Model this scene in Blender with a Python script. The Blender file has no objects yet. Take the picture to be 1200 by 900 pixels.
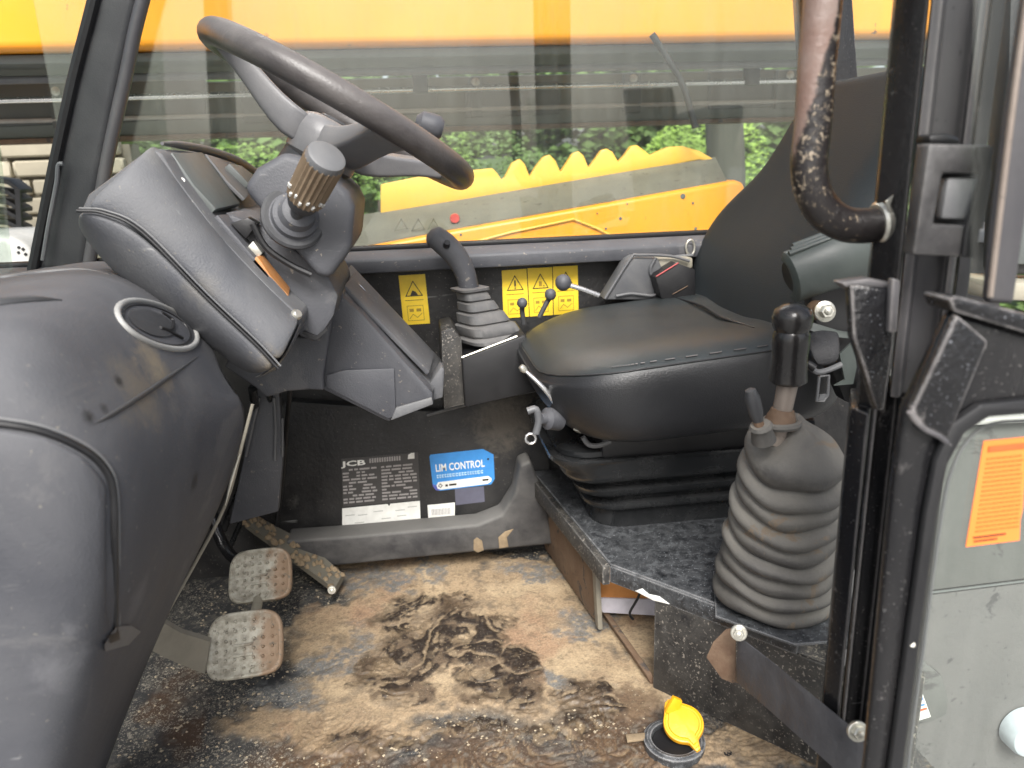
import bpy, bmesh, math, random
import numpy as np
from mathutils import Vector, Matrix
random.seed(7); np.random.seed(7)
PI = math.pi
S = 1.0                                     # metres
# ------------------------------------------------------------------ camera
scene = bpy.context.scene
col = scene.collection
yaw, pitch, roll = (math.radians(a) for a in (7, -16, 2))
FW = Vector((math.sin(yaw)*math.cos(pitch), math.cos(yaw)*math.cos(pitch), math.sin(pitch)))
RT0 = Vector((math.cos(yaw), -math.sin(yaw), 0)); UP0 = RT0.cross(FW)
RT = RT0*math.cos(roll) - UP0*math.sin(roll); UP = UP0*math.cos(roll) + RT0*math.sin(roll)
CAM = Vector((0, 0, .85))
cd = bpy.data.cameras.new('camera'); cam = bpy.data.objects.new('camera', cd); col.objects.link(cam)
m = Matrix((RT, UP, -FW)).transposed().to_4x4(); m.translation = CAM*S
cam.matrix_world = m
cd.sensor_width = 36; cd.lens = 27; cd.clip_start = .02; cd.clip_end = 500
scene.camera = cam
cd.dof.use_dof = True; cd.dof.focus_distance = 1.1; cd.dof.aperture_fstop = 5.6
# ------------------------------------------------------------------ light
w = bpy.data.worlds.new('World'); scene.world = w; w.use_nodes = True
nt = w.node_tree; nt.nodes.clear()
SUN_EL, SUN_AZ = math.radians(46), math.radians(-174)      # azimuth measured from +Y towards +X
sky = nt.nodes.new('ShaderNodeTexSky'); sky.sky_type = 'NISHITA'; sky.sun_disc = False
sky.sun_elevation = SUN_EL; sky.sun_rotation = SUN_AZ
sky.air_density = 1.0; sky.dust_density = 4.0; sky.ozone_density = .6
hs = nt.nodes.new('ShaderNodeHueSaturation'); hs.inputs['Saturation'].default_value = .55
bg = nt.nodes.new('ShaderNodeBackground'); bg.inputs[1].default_value = .11
ow = nt.nodes.new('ShaderNodeOutputWorld')
nt.links.new(sky.outputs[0], hs.inputs['Color']); nt.links.new(hs.outputs[0], bg.inputs[0]); nt.links.new(bg.outputs[0], ow.inputs[0])
sl = bpy.data.lights.new('sun', 'SUN'); sl.energy = 2.5; sl.angle = math.radians(24); sl.color = (1, .985, .96)
so = bpy.data.objects.new('sun', sl); col.objects.link(so)
sd = Vector((math.sin(SUN_AZ)*math.cos(SUN_EL), math.cos(SUN_AZ)*math.cos(SUN_EL), math.sin(SUN_EL)))
so.rotation_euler = sd.to_track_quat('Z', 'Y').to_euler()
scene.view_settings.view_transform = 'Standard'; scene.view_settings.look = 'None'
scene.view_settings.exposure = 1.15; scene.view_settings.gamma = 1
scene.cycles.max_bounces = 8; scene.cycles.transparent_max_bounces = 16
scene.cycles.sample_clamp_indirect = 6

# ------------------------------------------------------------------ measuring helper: where a sight line meets a real plane
def ray(px, py): return RT*((px-600)/900) - UP*((py-450)/900) + FW
def at(px, py, Y=None, X=None, Z=None):
    d = ray(px, py)
    t = (Y-CAM.y)/d.y if Y is not None else (X-CAM.x)/d.x if X is not None else (Z-CAM.z)/d.z
    return CAM + d*t
def ats(l, Y=None, Z=None, X=None): return [at(a, b, Y=Y, Z=Z, X=X) for a, b in l]

# ------------------------------------------------------------------ materials
def ramp(N, L, src, a, b, c0=(0,0,0,1), c1=(1,1,1,1)):
    r = N.new('ShaderNodeValToRGB'); r.color_ramp.elements[0].position = a; r.color_ramp.elements[1].position = b
    r.color_ramp.elements[0].color = c0; r.color_ramp.elements[1].color = c1
    L.new(src, r.inputs[0]); return r.outputs[0]
def noise(N, L, vec, scale, detail=6, rough=.6, dist=0):
    n = N.new('ShaderNodeTexNoise'); n.inputs['Scale'].default_value = scale; n.inputs['Detail'].default_value = detail
    n.inputs['Roughness'].default_value = rough; n.inputs['Distortion'].default_value = dist
    L.new(vec, n.inputs['Vector']); return n.outputs['Fac']
def mixc(N, L, fac, a, b):
    x = N.new('ShaderNodeMix'); x.data_type = 'RGBA'
    for sock, v in ((x.inputs[0], fac), (x.inputs[6], a), (x.inputs[7], b)):
        if isinstance(v, (int, float)): sock.default_value = v
        elif isinstance(v, (tuple, list)): sock.default_value = (*v[:3], 1)
        else: L.new(v, sock)
    return x.outputs[2]
def mth(N, L, op, a, b=None):
    x = N.new('ShaderNodeMath'); x.operation = op
    for i, v in enumerate((a, b)):
        if v is None: continue
        if isinstance(v, (int, float)): x.inputs[i].default_value = v
        else: L.new(v, x.inputs[i])
    return x.outputs[0]
def newmat(name):
    mt = bpy.data.materials.new(name); mt.use_nodes = True
    N = mt.node_tree.nodes; L = mt.node_tree.links; b = N['Principled BSDF']
    tc = N.new('ShaderNodeTexCoord')
    return mt, N, L, b, tc.outputs['Object']
def grime(name, base, dust=None, amt=.4, scale=14, rough=.5, rough2=.85, metal=0, bump=.15, bscale=220, specks=None, spamt=.5, spscale=160,
          patch=None, pamt=.5, pscale=6, updust=0, edge=None, edgew=.004, edgeamt=.7, scratch=None, stretch=None, coat=0, spots=()):
    """painted / moulded surface: base colour, dust film, specks, patches of wear, worn edges, scratches"""
    mt, N, L, b, v = newmat(name)
    if stretch:
        mp = N.new('ShaderNodeMapping'); mp.inputs['Scale'].default_value = stretch; L.new(v, mp.inputs[0]); vs = mp.outputs[0]
    else: vs = v
    n1 = noise(N, L, vs, scale, 8, .65, .4)
    c = mixc(N, L, ramp(N, L, noise(N, L, v, scale*.35, 4), .35, .7), base, tuple(x*1.22 for x in base))
    rf = None
    if dust:
        f = ramp(N, L, n1, .5-.22*amt, .95-.3*amt)
        if updust:
            g = N.new('ShaderNodeNewGeometry'); sx = N.new('ShaderNodeSeparateXYZ'); L.new(g.outputs['Normal'], sx.inputs[0])
            u = mth(N, L, 'MAXIMUM', sx.outputs[2], 0); u = mth(N, L, 'MULTIPLY', u, updust)
            f = mth(N, L, 'ADD', f, u)
        f = mth(N, L, 'MULTIPLY', f, amt); f = mth(N, L, 'MINIMUM', f, .92)
        c = mixc(N, L, f, c, dust); rf = f
    if patch:
        pf = ramp(N, L, noise(N, L, v, pscale, 9, .7, 1.0), .72-.3*pamt, .76-.3*pamt)
        c = mixc(N, L, pf, c, patch)
    if specks:
        sf = ramp(N, L, noise(N, L, v, spscale, 3, .55), .70-.13*spamt, .735-.13*spamt)
        sf = mth(N, L, 'MULTIPLY', sf, ramp(N, L, noise(N, L, v, 9, 4), .35, .6))
        c = mixc(N, L, sf, c, specks)
    if scratch:
        mp = N.new('ShaderNodeMapping'); mp.inputs['Rotation'].default_value = (.3, .5, .9); mp.inputs['Scale'].default_value = (6, 160, 60); L.new(v, mp.inputs[0])
        sc = ramp(N, L, noise(N, L, mp.outputs[0], 1.6, 3, .5), .70, .74)
        sc = mth(N, L, 'MULTIPLY', sc, ramp(N, L, noise(N, L, v, 11, 3), .5, .62))
        c = mixc(N, L, sc, c, scratch)
    if edge:
        bv = N.new('ShaderNodeBevel'); bv.samples = 4; bv.inputs[0].default_value = edgew*S
        g = N.new('ShaderNodeNewGeometry'); dt = N.new('ShaderNodeVectorMath'); dt.operation = 'DOT_PRODUCT'
        L.new(bv.outputs[0], dt.inputs[0]); L.new(g.outputs['Normal'], dt.inputs[1])
        e = mth(N, L, 'SUBTRACT', 1, dt.outputs['Value'])
        e = mth(N, L, 'ADD', e, mth(N, L, 'MULTIPLY', mth(N, L, 'SUBTRACT', noise(N, L, v, 40, 6), .6), .35))
        e = ramp(N, L, e, .025, .09); e = mth(N, L, 'MULTIPLY', e, edgeamt)
        c = mixc(N, L, e, c, edge)
    if spots:
        g = N.new('ShaderNodeNewGeometry'); sn = noise(N, L, v, 45, 8, .75, .6)
        for p_, r_, c_, k_ in spots:
            ds_ = N.new('ShaderNodeVectorMath'); ds_.operation = 'DISTANCE'; L.new(g.outputs['Position'], ds_.inputs[0]); ds_.inputs[1].default_value = tuple(p_*S)
            q_ = mth(N, L, 'SUBTRACT', 1, mth(N, L, 'DIVIDE', ds_.outputs['Value'], r_*S)); q_ = mth(N, L, 'ADD', q_, mth(N, L, 'MULTIPLY', mth(N, L, 'SUBTRACT', sn, .5), 1.7))
            c = mixc(N, L, mth(N, L, 'MULTIPLY', ramp(N, L, q_, .15, .75), k_), c, c_)
    L.new(c, b.inputs['Base Color']); b.inputs['Metallic'].default_value = metal
    if coat: b.inputs['Coat Weight'].default_value = coat
    rn = mth(N, L, 'ADD', mth(N, L, 'MULTIPLY', n1, .25), rough-.12)
    if rf is not None:
        rn = mth(N, L, 'ADD', rn, mth(N, L, 'MULTIPLY', rf, max(0, rough2-rough)))
    L.new(rn, b.inputs['Roughness'])
    if bump:
        bp = N.new('ShaderNodeBump'); bp.inputs['Strength'].default_value = bump; bp.inputs['Distance'].default_value = .002
        L.new(mth(N, L, 'ADD', noise(N, L, v, bscale, 4), mth(N, L, 'MULTIPLY', n1, .8)), bp.inputs['Height']); L.new(bp.outputs[0], b.inputs['Normal'])
    return mt
def flat(name, c, rough=.5, metal=0, emit=0):
    mt, N, L, b, v = newmat(name)
    L.new(mixc(N, L, ramp(N, L, noise(N, L, v, 60, 5), .3, .75), tuple(x*.82 for x in c), c), b.inputs['Base Color'])
    b.inputs['Roughness'].default_value = rough; b.inputs['Metallic'].default_value = metal
    return mt
def glassmat(name, tint=(.90,.95,.92), dirt=.10, dcol=(.62,.62,.58)):  # dirt: pale diffuse film of dust that also stands in for reflected haze
    mt = bpy.data.materials.new(name); mt.use_nodes = True
    N = mt.node_tree.nodes; L = mt.node_tree.links; N.clear()
    out = N.new('ShaderNodeOutputMaterial'); tr = N.new('ShaderNodeBsdfTransparent'); tr.inputs[0].default_value = (*tint, 1)
    gl = N.new('ShaderNodeBsdfGlossy'); gl.inputs['Roughness'].default_value = .02; gl.inputs['Color'].default_value = (1, 1, 1, 1)
    lw = N.new('ShaderNodeLayerWeight'); lw.inputs[0].default_value = .5
    fres = mth(N, L, 'ADD', .042, mth(N, L, 'MULTIPLY', mth(N, L, 'POWER', lw.outputs['Facing'], 5), .95))
    m1 = N.new('ShaderNodeMixShader'); L.new(fres, m1.inputs[0]); L.new(tr.outputs[0], m1.inputs[1]); L.new(gl.outputs[0], m1.inputs[2])
    df = N.new('ShaderNodeBsdfDiffuse'); df.inputs[0].default_value = (*dcol, 1)
    tc = N.new('ShaderNodeTexCoord'); v = tc.outputs['Object']
    mp = N.new('ShaderNodeMapping'); mp.inputs['Scale'].default_value = (30, 30, 2.2); L.new(v, mp.inputs[0])
    streak = ramp(N, L, noise(N, L, mp.outputs[0], 2.2, 5), .35, .8)
    blot = ramp(N, L, noise(N, L, v, 5, 6), .3, .75)
    spk = ramp(N, L, noise(N, L, v, 150, 2), .70, .76)
    f = mth(N, L, 'MULTIPLY', mth(N, L, 'ADD', mth(N, L, 'ADD', mth(N, L, 'MULTIPLY', streak, .7), mth(N, L, 'MULTIPLY', blot, .7)), mth(N, L, 'MULTIPLY', spk, .8)), dirt)
    m2 = N.new('ShaderNodeMixShader'); L.new(f, m2.inputs[0]); L.new(m1.outputs[0], m2.inputs[1]); L.new(df.outputs[0], m2.inputs[2])
    L.new(m2.outputs[0], out.inputs[0]); return mt
DUST = (.30, .27, .22)
M = {}
M['plastic'] = grime('grey_moulded_plastic', (.050,.052,.060), (.15,.15,.155), .45, 7, .50, .75, bump=.3, bscale=420, specks=(.25,.22,.18), spamt=.16, spscale=120, updust=.5, patch=(.10,.10,.105), pamt=.45, pscale=5, scratch=(.22,.22,.22))
_pl = dict(bump=.3, bscale=420, specks=(.16,.15,.13), spamt=.12, spscale=220, updust=1.0, patch=(.085,.085,.09), pamt=.55, pscale=6, scratch=(.20,.20,.20))
M['console'] = grime('console_moulded_plastic', (.046,.048,.056), (.12,.12,.125), .5, 9, .60, .85, spots=((at(196, 425, Y=.74), .045, (.23, .19, .13), .75), (at(150, 465, Y=.68), .05, (.16, .135, .10), .6), (at(210, 432, Y=.75), .016, (.02, .018, .016), .9), (at(135, 448, Y=.66), .010, (.015, .014, .013), 1.0), (at(104, 489, Y=.6), .009, (.015, .014, .013), 1.0), (at(118, 481, Y=.62), .008, (.015, .014, .013), 1.0), (at(228, 565, Y=.76), .016, (.015, .015, .016), .9), (at(75, 790, Y=.55), .035, (.15, .15, .16), .45), (at(90, 745, Y=.55), .02, (.17, .17, .18), .4), (at(160, 700, Y=.65), .03, (.13, .13, .14), .5), (at(250, 440, Y=.8), .05, (.12, .12, .12), .5)), **_pl)
M['pod_plastic'] = grime('pod_dusty_plastic', (.066,.069,.078), (.165,.165,.165), .6, 10, .5, .8, spots=((at(325, 425, Y=.92), .035, (.22, .185, .13), .7), (at(235, 340, Y=.9), .03, (.16, .15, .13), .4), (at(180, 170, Y=.95), .03, (.22, .215, .20), .5)), bump=.3, bscale=400, specks=(.20,.18,.15), spamt=.12, spscale=220, updust=.6, scratch=(.2,.2,.2))
M['plastic_dusty'] = grime('dusty_grey_plastic', (.062,.064,.072), (.17,.17,.17), .6, 10, .5, .8, bump=.25, bscale=380, specks=(.38,.36,.3), spamt=.25, spscale=140, updust=1.0)
M['plastic_light'] = grime('mid_grey_plastic', (.085,.088,.094), (.21,.205,.195), .5, 12, .45, .75, bump=.15, bscale=350, updust=.6)
M['plastic_dark'] = grime('dark_plastic', (.028,.029,.032), (.10,.10,.10), .4, 12, .45, .8, bump=.2, bscale=350, updust=.5)
M['rim'] = grime('worn_wheel_rim', (.040,.036,.036), (.19,.175,.165), .5, 10, .34, .6, bump=.25, bscale=300, updust=.7, scratch=(.2,.18,.17))  # upward faces paler: dust, plus the rim's top highlight put into the colour
M['spoke'] = grime('silver_grey_spoke', (.11,.11,.115), (.25,.24,.23), .5, 16, .38, .6, bump=.12, bscale=420, updust=.5)
M['knob_ring'] = grime('brown_worn_ribs', (.12,.085,.055), (.22,.17,.11), .6, 50, .5, .8, bump=.1)
M['vinyl'] = grime('black_vinyl', (.013,.0135,.015), (.04,.041,.043), .3, 5, .34, .5, bump=.3, bscale=500, updust=.35)
M['vinyl_back'] = grime('backrest_vinyl', (.022,.026,.028), (.034,.041,.045), .3, 5, .56, .62, bump=.3, bscale=500, updust=.2)
M['vinyl_back'].node_tree.nodes['Principled BSDF'].inputs['Specular IOR Level'].default_value = .20
M['vinyl_top'] = grime('seat_top_vinyl', (.017,.020,.021), (.060,.070,.070), .4, 5, .34, .5, bump=.22, bscale=600, updust=.5)
M['rubber'] = grime('black_rubber_bellows', (.012,.013,.014), (.075,.075,.075), .3, 16, .20, .75, bump=.1, updust=.4)
M['gaiter'] = grime('dusty_rubber_gaiter', (.045,.043,.042), (.17,.16,.14), .6, 12, .5, .85, bump=.4, bscale=200, patch=(.14,.11,.08), pamt=.45, pscale=14, updust=1.1)
M['gaiter_grey'] = grime('grey_rubber_gaiter', (.07,.072,.075), (.20,.19,.18), .6, 30, .6, .85, bump=.15, updust=.6)
M['black_paint'] = grime('glossy_black_paint', (.009,.009,.010), (.045,.042,.04), .45, 12, .20, .6, bump=.35, bscale=90, stretch=(1,1,.22), specks=(.12,.115,.11), spamt=.25, spscale=380, scratch=(.14,.14,.14), edge=(.30,.28,.27), edgew=.004, edgeamt=.6)
M['gloss_black'] = grime('wet_looking_black_paint', (.008,.008,.009), (.03,.03,.03), .3, 30, .14, .4, bump=1.0, bscale=130, specks=(.22,.23,.25), spamt=.3, spscale=420, edge=(.35,.33,.32), edgew=.004, edgeamt=.8)
M['grip'] = grime('shiny_black_grip', (.014,.013,.013), (.06,.055,.05), .35, 14, .22, .5, bump=.15, bscale=200)
M['pillar_grey'] = grime('grey_pillar_paint', (.052,.051,.056), (.15,.14,.13), .5, 11, .32, .6, bump=.2, bscale=140, specks=(.02,.02,.02), spamt=.1, edge=(.28,.26,.25), edgew=.004, edgeamt=.6, stretch=(1,1,.25))
M['wall'] = grime('black_wall_paint', (.012,.012,.0125), (.055,.051,.047), .5, 20, .48, .85, bump=.5, bscale=110, specks=(.14,.125,.105), spamt=.3, spscale=260, scratch=(.2,.2,.19), spots=((at(345, 585, Y=1.41), .03, (.20, .19, .17), .35), (at(590, 490, Y=1.40), .09, (.11, .095, .075), .7), (at(440, 600, Y=1.4), .10, (.05, .048, .045), .4)))
M['speck_paint'] = grime('scuffed_black_plate', (.014,.015,.017), (.095,.10,.105), .8, 60, .36, .75, bump=.7, bscale=150, specks=(.30,.32,.34), spamt=.45, spscale=420, patch=(.085,.09,.095), pamt=.58, pscale=55, scratch=(.3,.31,.32), edge=(.40,.40,.40), edgew=.005, edgeamt=.75)
M['plate_side'] = grime('black_plate_side', (.017,.017,.018), (.095,.088,.076), .75, 30, .5, .85, bump=.5, bscale=120, specks=(.30,.27,.23), spamt=.75, spscale=260, patch=(.16,.12,.08), pamt=.3, pscale=8, edge=(.3,.29,.27), edgeamt=.5)
M['seal'] = grime('black_seal', (.009,.009,.010), (.03,.03,.03), .3, 20, .5, .8, bump=.1)
M['rust'] = grime('rusty_steel', (.105,.062,.038), (.25,.185,.12), .6, 22, .7, .9, bump=.5, bscale=160, patch=(.06,.05,.045), pamt=.5, pscale=22)
M['steel'] = grime('zinc_steel', (.55,.54,.48), (.35,.3,.22), .35, 60, .32, .6, metal=.8, bump=.1)
M['chrome'] = grime('bright_steel_rod', (.65,.65,.65), (.3,.28,.26), .3, 60, .22, .5, metal=.9, bump=.05)
M['strap'] = grime('black_webbing_rubber', (.045,.045,.05), (.13,.13,.135), .5, 18, .5, .8, bump=.4, bscale=150, scratch=(.16,.16,.17))
M['white'] = grime('white_print', (.72,.72,.68), (.45,.44,.38), .35, 60, .5, bump=0)
M['sticker_yellow'] = grime('yellow_print', (.80,.56,.03), (.55,.40,.10), .3, 60, .45, bump=0)
M['ink'] = flat('black_ink', (.03,.025,.02), .5)
M['ink_soft'] = flat('faded_ink', (.38,.25,.03), .5)
M['grey_print'] = flat('grey_print', (.36,.34,.33), .5)
M['plate_dark'] = flat('dark_label', (.06,.058,.057), .35)
M['blue'] = flat('blue_label', (.05,.27,.66), .35)
M['purple'] = flat('purple_label', (.10,.12,.42), .35)
M['cyan_text'] = flat('pale_blue_print', (.55,.78,.92), .5)
M['slate'] = flat('slate_label', (.11,.11,.15), .5)
M['orange_paper'] = grime('orange_paper', (.85,.20,.035), (.88,.25,.06), .5, 8, .6, bump=0)
M['red_ink'] = flat('red_ink', (.75,.12,.03), .6)
M['dark_orange'] = flat('orange_print_line', (.66,.16,.03), .6)
M['cap'] = grime('yellow_plastic_cap', (.76,.36,.010), (.60,.36,.05), .35, 40, .38, .7, bump=.15, bscale=150, specks=(.3,.18,.05), spamt=.15)
M['yellow'] = grime('yellow_machine_paint', (.86,.33,.012), (.62,.36,.08), .3, 6, .35, .7, bump=.05, specks=(.12,.07,.03), spamt=.13, spscale=30)
M['yellow_deep'] = grime('deep_yellow_machine_paint', (.90,.34,.008), (.6,.33,.06), .25, 6, .35, .7, bump=.05, specks=(.10,.05,.02), spamt=.15, spscale=30)
M['yellow_rim'] = grime('yellow_bodywork_rim', (.84,.46,.05), (.62,.42,.14), .35, 8, .4, .7, bump=.05)
M['boom_dark'] = grime('dark_grey_underframe', (.085,.097,.093), (.18,.19,.18), .5, 3, .5, .8, bump=.2, bscale=60)
M['boom_mid'] = grime('grey_underframe', (.16,.185,.17), (.27,.29,.26), .5, 3, .45, .8, bump=.2, bscale=60)
M['ledge'] = grime('dirty_grey_ledge', (.13,.12,.095), (.26,.24,.18), .6, 9, .7, .9, bump=.4, bscale=70, specks=(.05,.04,.03), spamt=.4, spscale=50)
M['glass'] = glassmat('dusty_window_glass', tint=(.96,.985,.97), dirt=.045, dcol=(.50,.52,.48))
M['glass_front'] = glassmat('windscreen_glass', dirt=.09)
M['glass_door'] = glassmat('door_glass', tint=(.95,.97,.95), dirt=.07, dcol=(.42,.42,.40))
M['vent_ring'] = grime('worn_vent_ring', (.28,.28,.27), (.38,.37,.35), .5, 30, .5, bump=.05)
M['screen'] = flat('instrument_screen', (.12,.132,.128), .5)
M['skirt'] = grime('dusty_black_skirting', (.024,.024,.026), (.15,.145,.135), .6, 14, .5, .8, bump=.3, updust=1.3)
M['latch'] = grime('charcoal_latch_plastic', (.030,.029,.030), (.10,.098,.095), .5, 25, .4, .75, bump=.3, scratch=(.2,.2,.2), edge=(.22,.21,.20), edgew=.003, edgeamt=.5, updust=.4)
M['amber'] = grime('amber_lens', (.42,.17,.045), (.35,.24,.15), .6, 60, .35, bump=0)
M['dial_rim'] = grime('pale_vent_ring', (.42,.42,.40), (.25,.24,.22), .4, 40, .4, bump=.05)
M['belt'] = grime('belt_webbing', (.022,.022,.024), (.07,.07,.07), .4, 30, .6, .8, bump=.5, bscale=400)
M['arm'] = grime('greenish_black_plastic', (.050,.060,.056), (.13,.145,.135), .4, 12, .40, .6, bump=.1, updust=.5)
M['beige'] = grime('beige_painted_steel', (.30,.28,.22), (.22,.2,.16), .5, 25, .5, .7, bump=.1)
M['beige_arm'] = grime('grey_beige_steel_arm', (.20,.185,.15), (.13,.12,.10), .5, 25, .5, .7, bump=.1)
M['card'] = flat('orange_carton', (.55,.24,.07), .7)
M['paper'] = flat('white_carton', (.62,.60,.66), .7)
M['mudlump'] = grime('dried_mud', (.24,.18,.11), (.12,.09,.06), .7, 60, .85, .95, bump=.5, bscale=200)
M['crumb'] = grime('pale_grit', (.40,.34,.24), (.12,.09,.06), .8, 200, .9, .95, bump=0)
M['grab_worn'] = grime('scuffed_brown_grey_edge', (.20,.165,.14), (.26,.23,.20), .6, 12, .4, .6, metal=.2, bump=.25, bscale=120, patch=(.06,.05,.05), pamt=.4, pscale=30)
mt, N, L, b, v = newmat('flaking_grab_rail')
sx = N.new('ShaderNodeSeparateXYZ'); L.new(v, sx.inputs[0])
n1 = noise(N, L, v, 22, 8, .75); n2 = noise(N, L, v, 70, 8, .75); n3 = noise(N, L, v, 150, 6, .7, .6)
h = mth(N, L, 'ADD', sx.outputs[2], mth(N, L, 'MULTIPLY', sx.outputs[0], -5)); h = mth(N, L, 'ADD', h, mth(N, L, 'MULTIPLY', mth(N, L, 'SUBTRACT', n1, .5), .10))
# object origin sits at the pillar end of the rail
top_ = ramp(N, L, h, .49, .50)
edge_ = mth(N, L, 'MULTIPLY', ramp(N, L, h, .36, .49), mth(N, L, 'SUBTRACT', 1, top_))
bare = mixc(N, L, ramp(N, L, noise(N, L, v, 30, 6), .3, .75), (.155, .095, .075), (.21, .165, .145))
paint = mixc(N, L, ramp(N, L, noise(N, L, v, 110, 8, .8), .60, .63), (.014, .012, .012), (.38, .30, .21))
paint = mixc(N, L, mth(N, L, 'MULTIPLY', ramp(N, L, n3, .56, .60), ramp(N, L, mth(N, L, 'ADD', edge_, mth(N, L, 'MULTIPLY', n1, .3)), .25, .6)), paint, (.25, .205, .15))
cc_ = mixc(N, L, top_, paint, bare)
L.new(cc_, b.inputs['Base Color']); b.inputs['Roughness'].default_value = .30
bp = N.new('ShaderNodeBump'); bp.inputs['Strength'].default_value = .5; bp.inputs['Distance'].default_value = .002; L.new(mth(N, L, 'ADD', n3, mth(N, L, 'MULTIPLY', n2, .5)), bp.inputs['Height']); L.new(bp.outputs[0], b.inputs['Normal'])
M['grab'] = mt

# ------------------------------------------------------------------ object helpers
WL = {}
def _setup(o, parent, loc):
    if parent is not None: o.parent = parent; WL[o.name] = WL[parent.name]
    else: o.location = loc*S; WL[o.name] = loc
def thing(name, label, cat, loc, group=None):
    o = bpy.data.objects.new(name, None); col.objects.link(o); o.empty_display_size = .05
    o['label'] = label; o['category'] = cat
    if group: o['group'] = group
    loc = Vector(loc); _setup(o, None, loc); return o
def mk(name, vf, mat, parent=None, smooth=True, sub=0, loc=None, angle=38, label=None, cat=None, group=None, kind=None, mats=None, mid=None):
    v, f = vf
    v = [Vector(p) for p in v]
    if parent is not None: base = WL[parent.name]
    else:
        if loc is None:
            xs = [p.x for p in v]; ys = [p.y for p in v]; zs = [p.z for p in v]
            loc = Vector(((min(xs)+max(xs))/2, (min(ys)+max(ys))/2, min(zs)))
        base = Vector(loc)
    me = bpy.data.meshes.new(name); me.from_pydata([tuple((p-base)*S) for p in v], [], [tuple(q) for q in f])
    bm = bmesh.new(); bm.from_mesh(me); bmesh.ops.recalc_face_normals(bm, faces=bm.faces); bm.to_mesh(me); bm.free()
    me.materials.append(mat)
    if mats:
        for x in mats: me.materials.append(x)
    if mid:
        for i, p in enumerate(me.polygons): p.material_index = mid(i)
    if smooth:
        me.polygons.foreach_set('use_smooth', [True]*len(me.polygons))
        if not sub: me.set_sharp_from_angle(angle=math.radians(angle))
    o = bpy.data.objects.new(name, me); col.objects.link(o); _setup(o, parent, base)
    if sub:
        s = o.modifiers.new('subdivision', 'SUBSURF'); s.levels = sub; s.render_levels = sub
    for k, x in (('label', label), ('category', cat), ('group', group), ('kind', kind)):
        if x: o[k] = x
    return o
def bevel(vf, wd, seg=2, ang=30):
    v, f = vf; bm = bmesh.new(); bv = [bm.verts.new(p) for p in v]
    for q in f:
        try: bm.faces.new([bv[i] for i in q])
        except ValueError: pass
    bmesh.ops.recalc_face_normals(bm, faces=bm.faces)
    es = [e for e in bm.edges if len(e.link_faces) == 2 and e.calc_face_angle(0) > math.radians(ang)]
    bmesh.ops.bevel(bm, geom=es, offset=wd, segments=seg, profile=.5, affect='EDGES', clamp_overlap=True)
    bm.verts.index_update(); r = ([x.co.copy() for x in bm.verts], [[x.index for x in q.verts] for q in bm.faces]); bm.free(); return r
def join(*l):
    V, F = [], []
    for v, f in l:
        n = len(V); V += list(v); F += [[i+n for i in q] for q in f]
    return V, F
def extrude(pts, d):
    d = Vector(d); n = len(pts); v = [Vector(p) for p in pts] + [Vector(p)+d for p in pts]
    f = [list(range(n))[::-1], list(range(n, 2*n))] + [[i, (i+1) % n, n+(i+1) % n, n+i] for i in range(n)]
    return v, f
def prism(px, Y0, Y1, bv=0, seg=2):          # outline seen at depth Y0, carried straight back to Y1
    r = extrude(ats(px, Y=Y0), (0, Y1-Y0, 0)); return bevel(r, bv, seg) if bv else r
def slab(poly, z0, z1, bv=0):                # plan outline
    r = extrude([(x, y, z0) for x, y in poly], (0, 0, z1-z0)); return bevel(r, bv) if bv else r
def box(c, s, bv=0, rot=None):
    c = Vector(c); v = []
    for z in (-.5, .5):
        for x, y in ((-.5, -.5), (.5, -.5), (.5, .5), (-.5, .5)):
            p = Vector((x*s[0], y*s[1], z*s[2]))
            if rot is not None: p = rot @ p
            v.append(c+p)
    r = (v, [[3,2,1,0],[4,5,6,7],[0,1,5,4],[1,2,6,5],[2,3,7,6],[3,0,4,7]])
    return bevel(r, bv) if bv else r
def frame(d):
    d = Vector(d).normalized(); a = Vector((0, 0, 1)) if abs(d.z) < .9 else Vector((1, 0, 0))
    x = d.cross(a).normalized(); return d, x, d.cross(x).normalized()
def spline(pts, n=8):
    P = [Vector(p) for p in pts]; P = [P[0]*2-P[1]] + P + [P[-1]*2-P[-2]]; out = []
    for i in range(1, len(P)-2):
        for k in range(n):
            t = k/n; a, b, c, d = P[i-1:i+3]
            out.append(.5*((2*b)+(c-a)*t+(2*a-5*b+4*c-d)*t*t+(3*b-a-3*c+d)*t**3))
    out.append(P[-2]); return out
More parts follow.
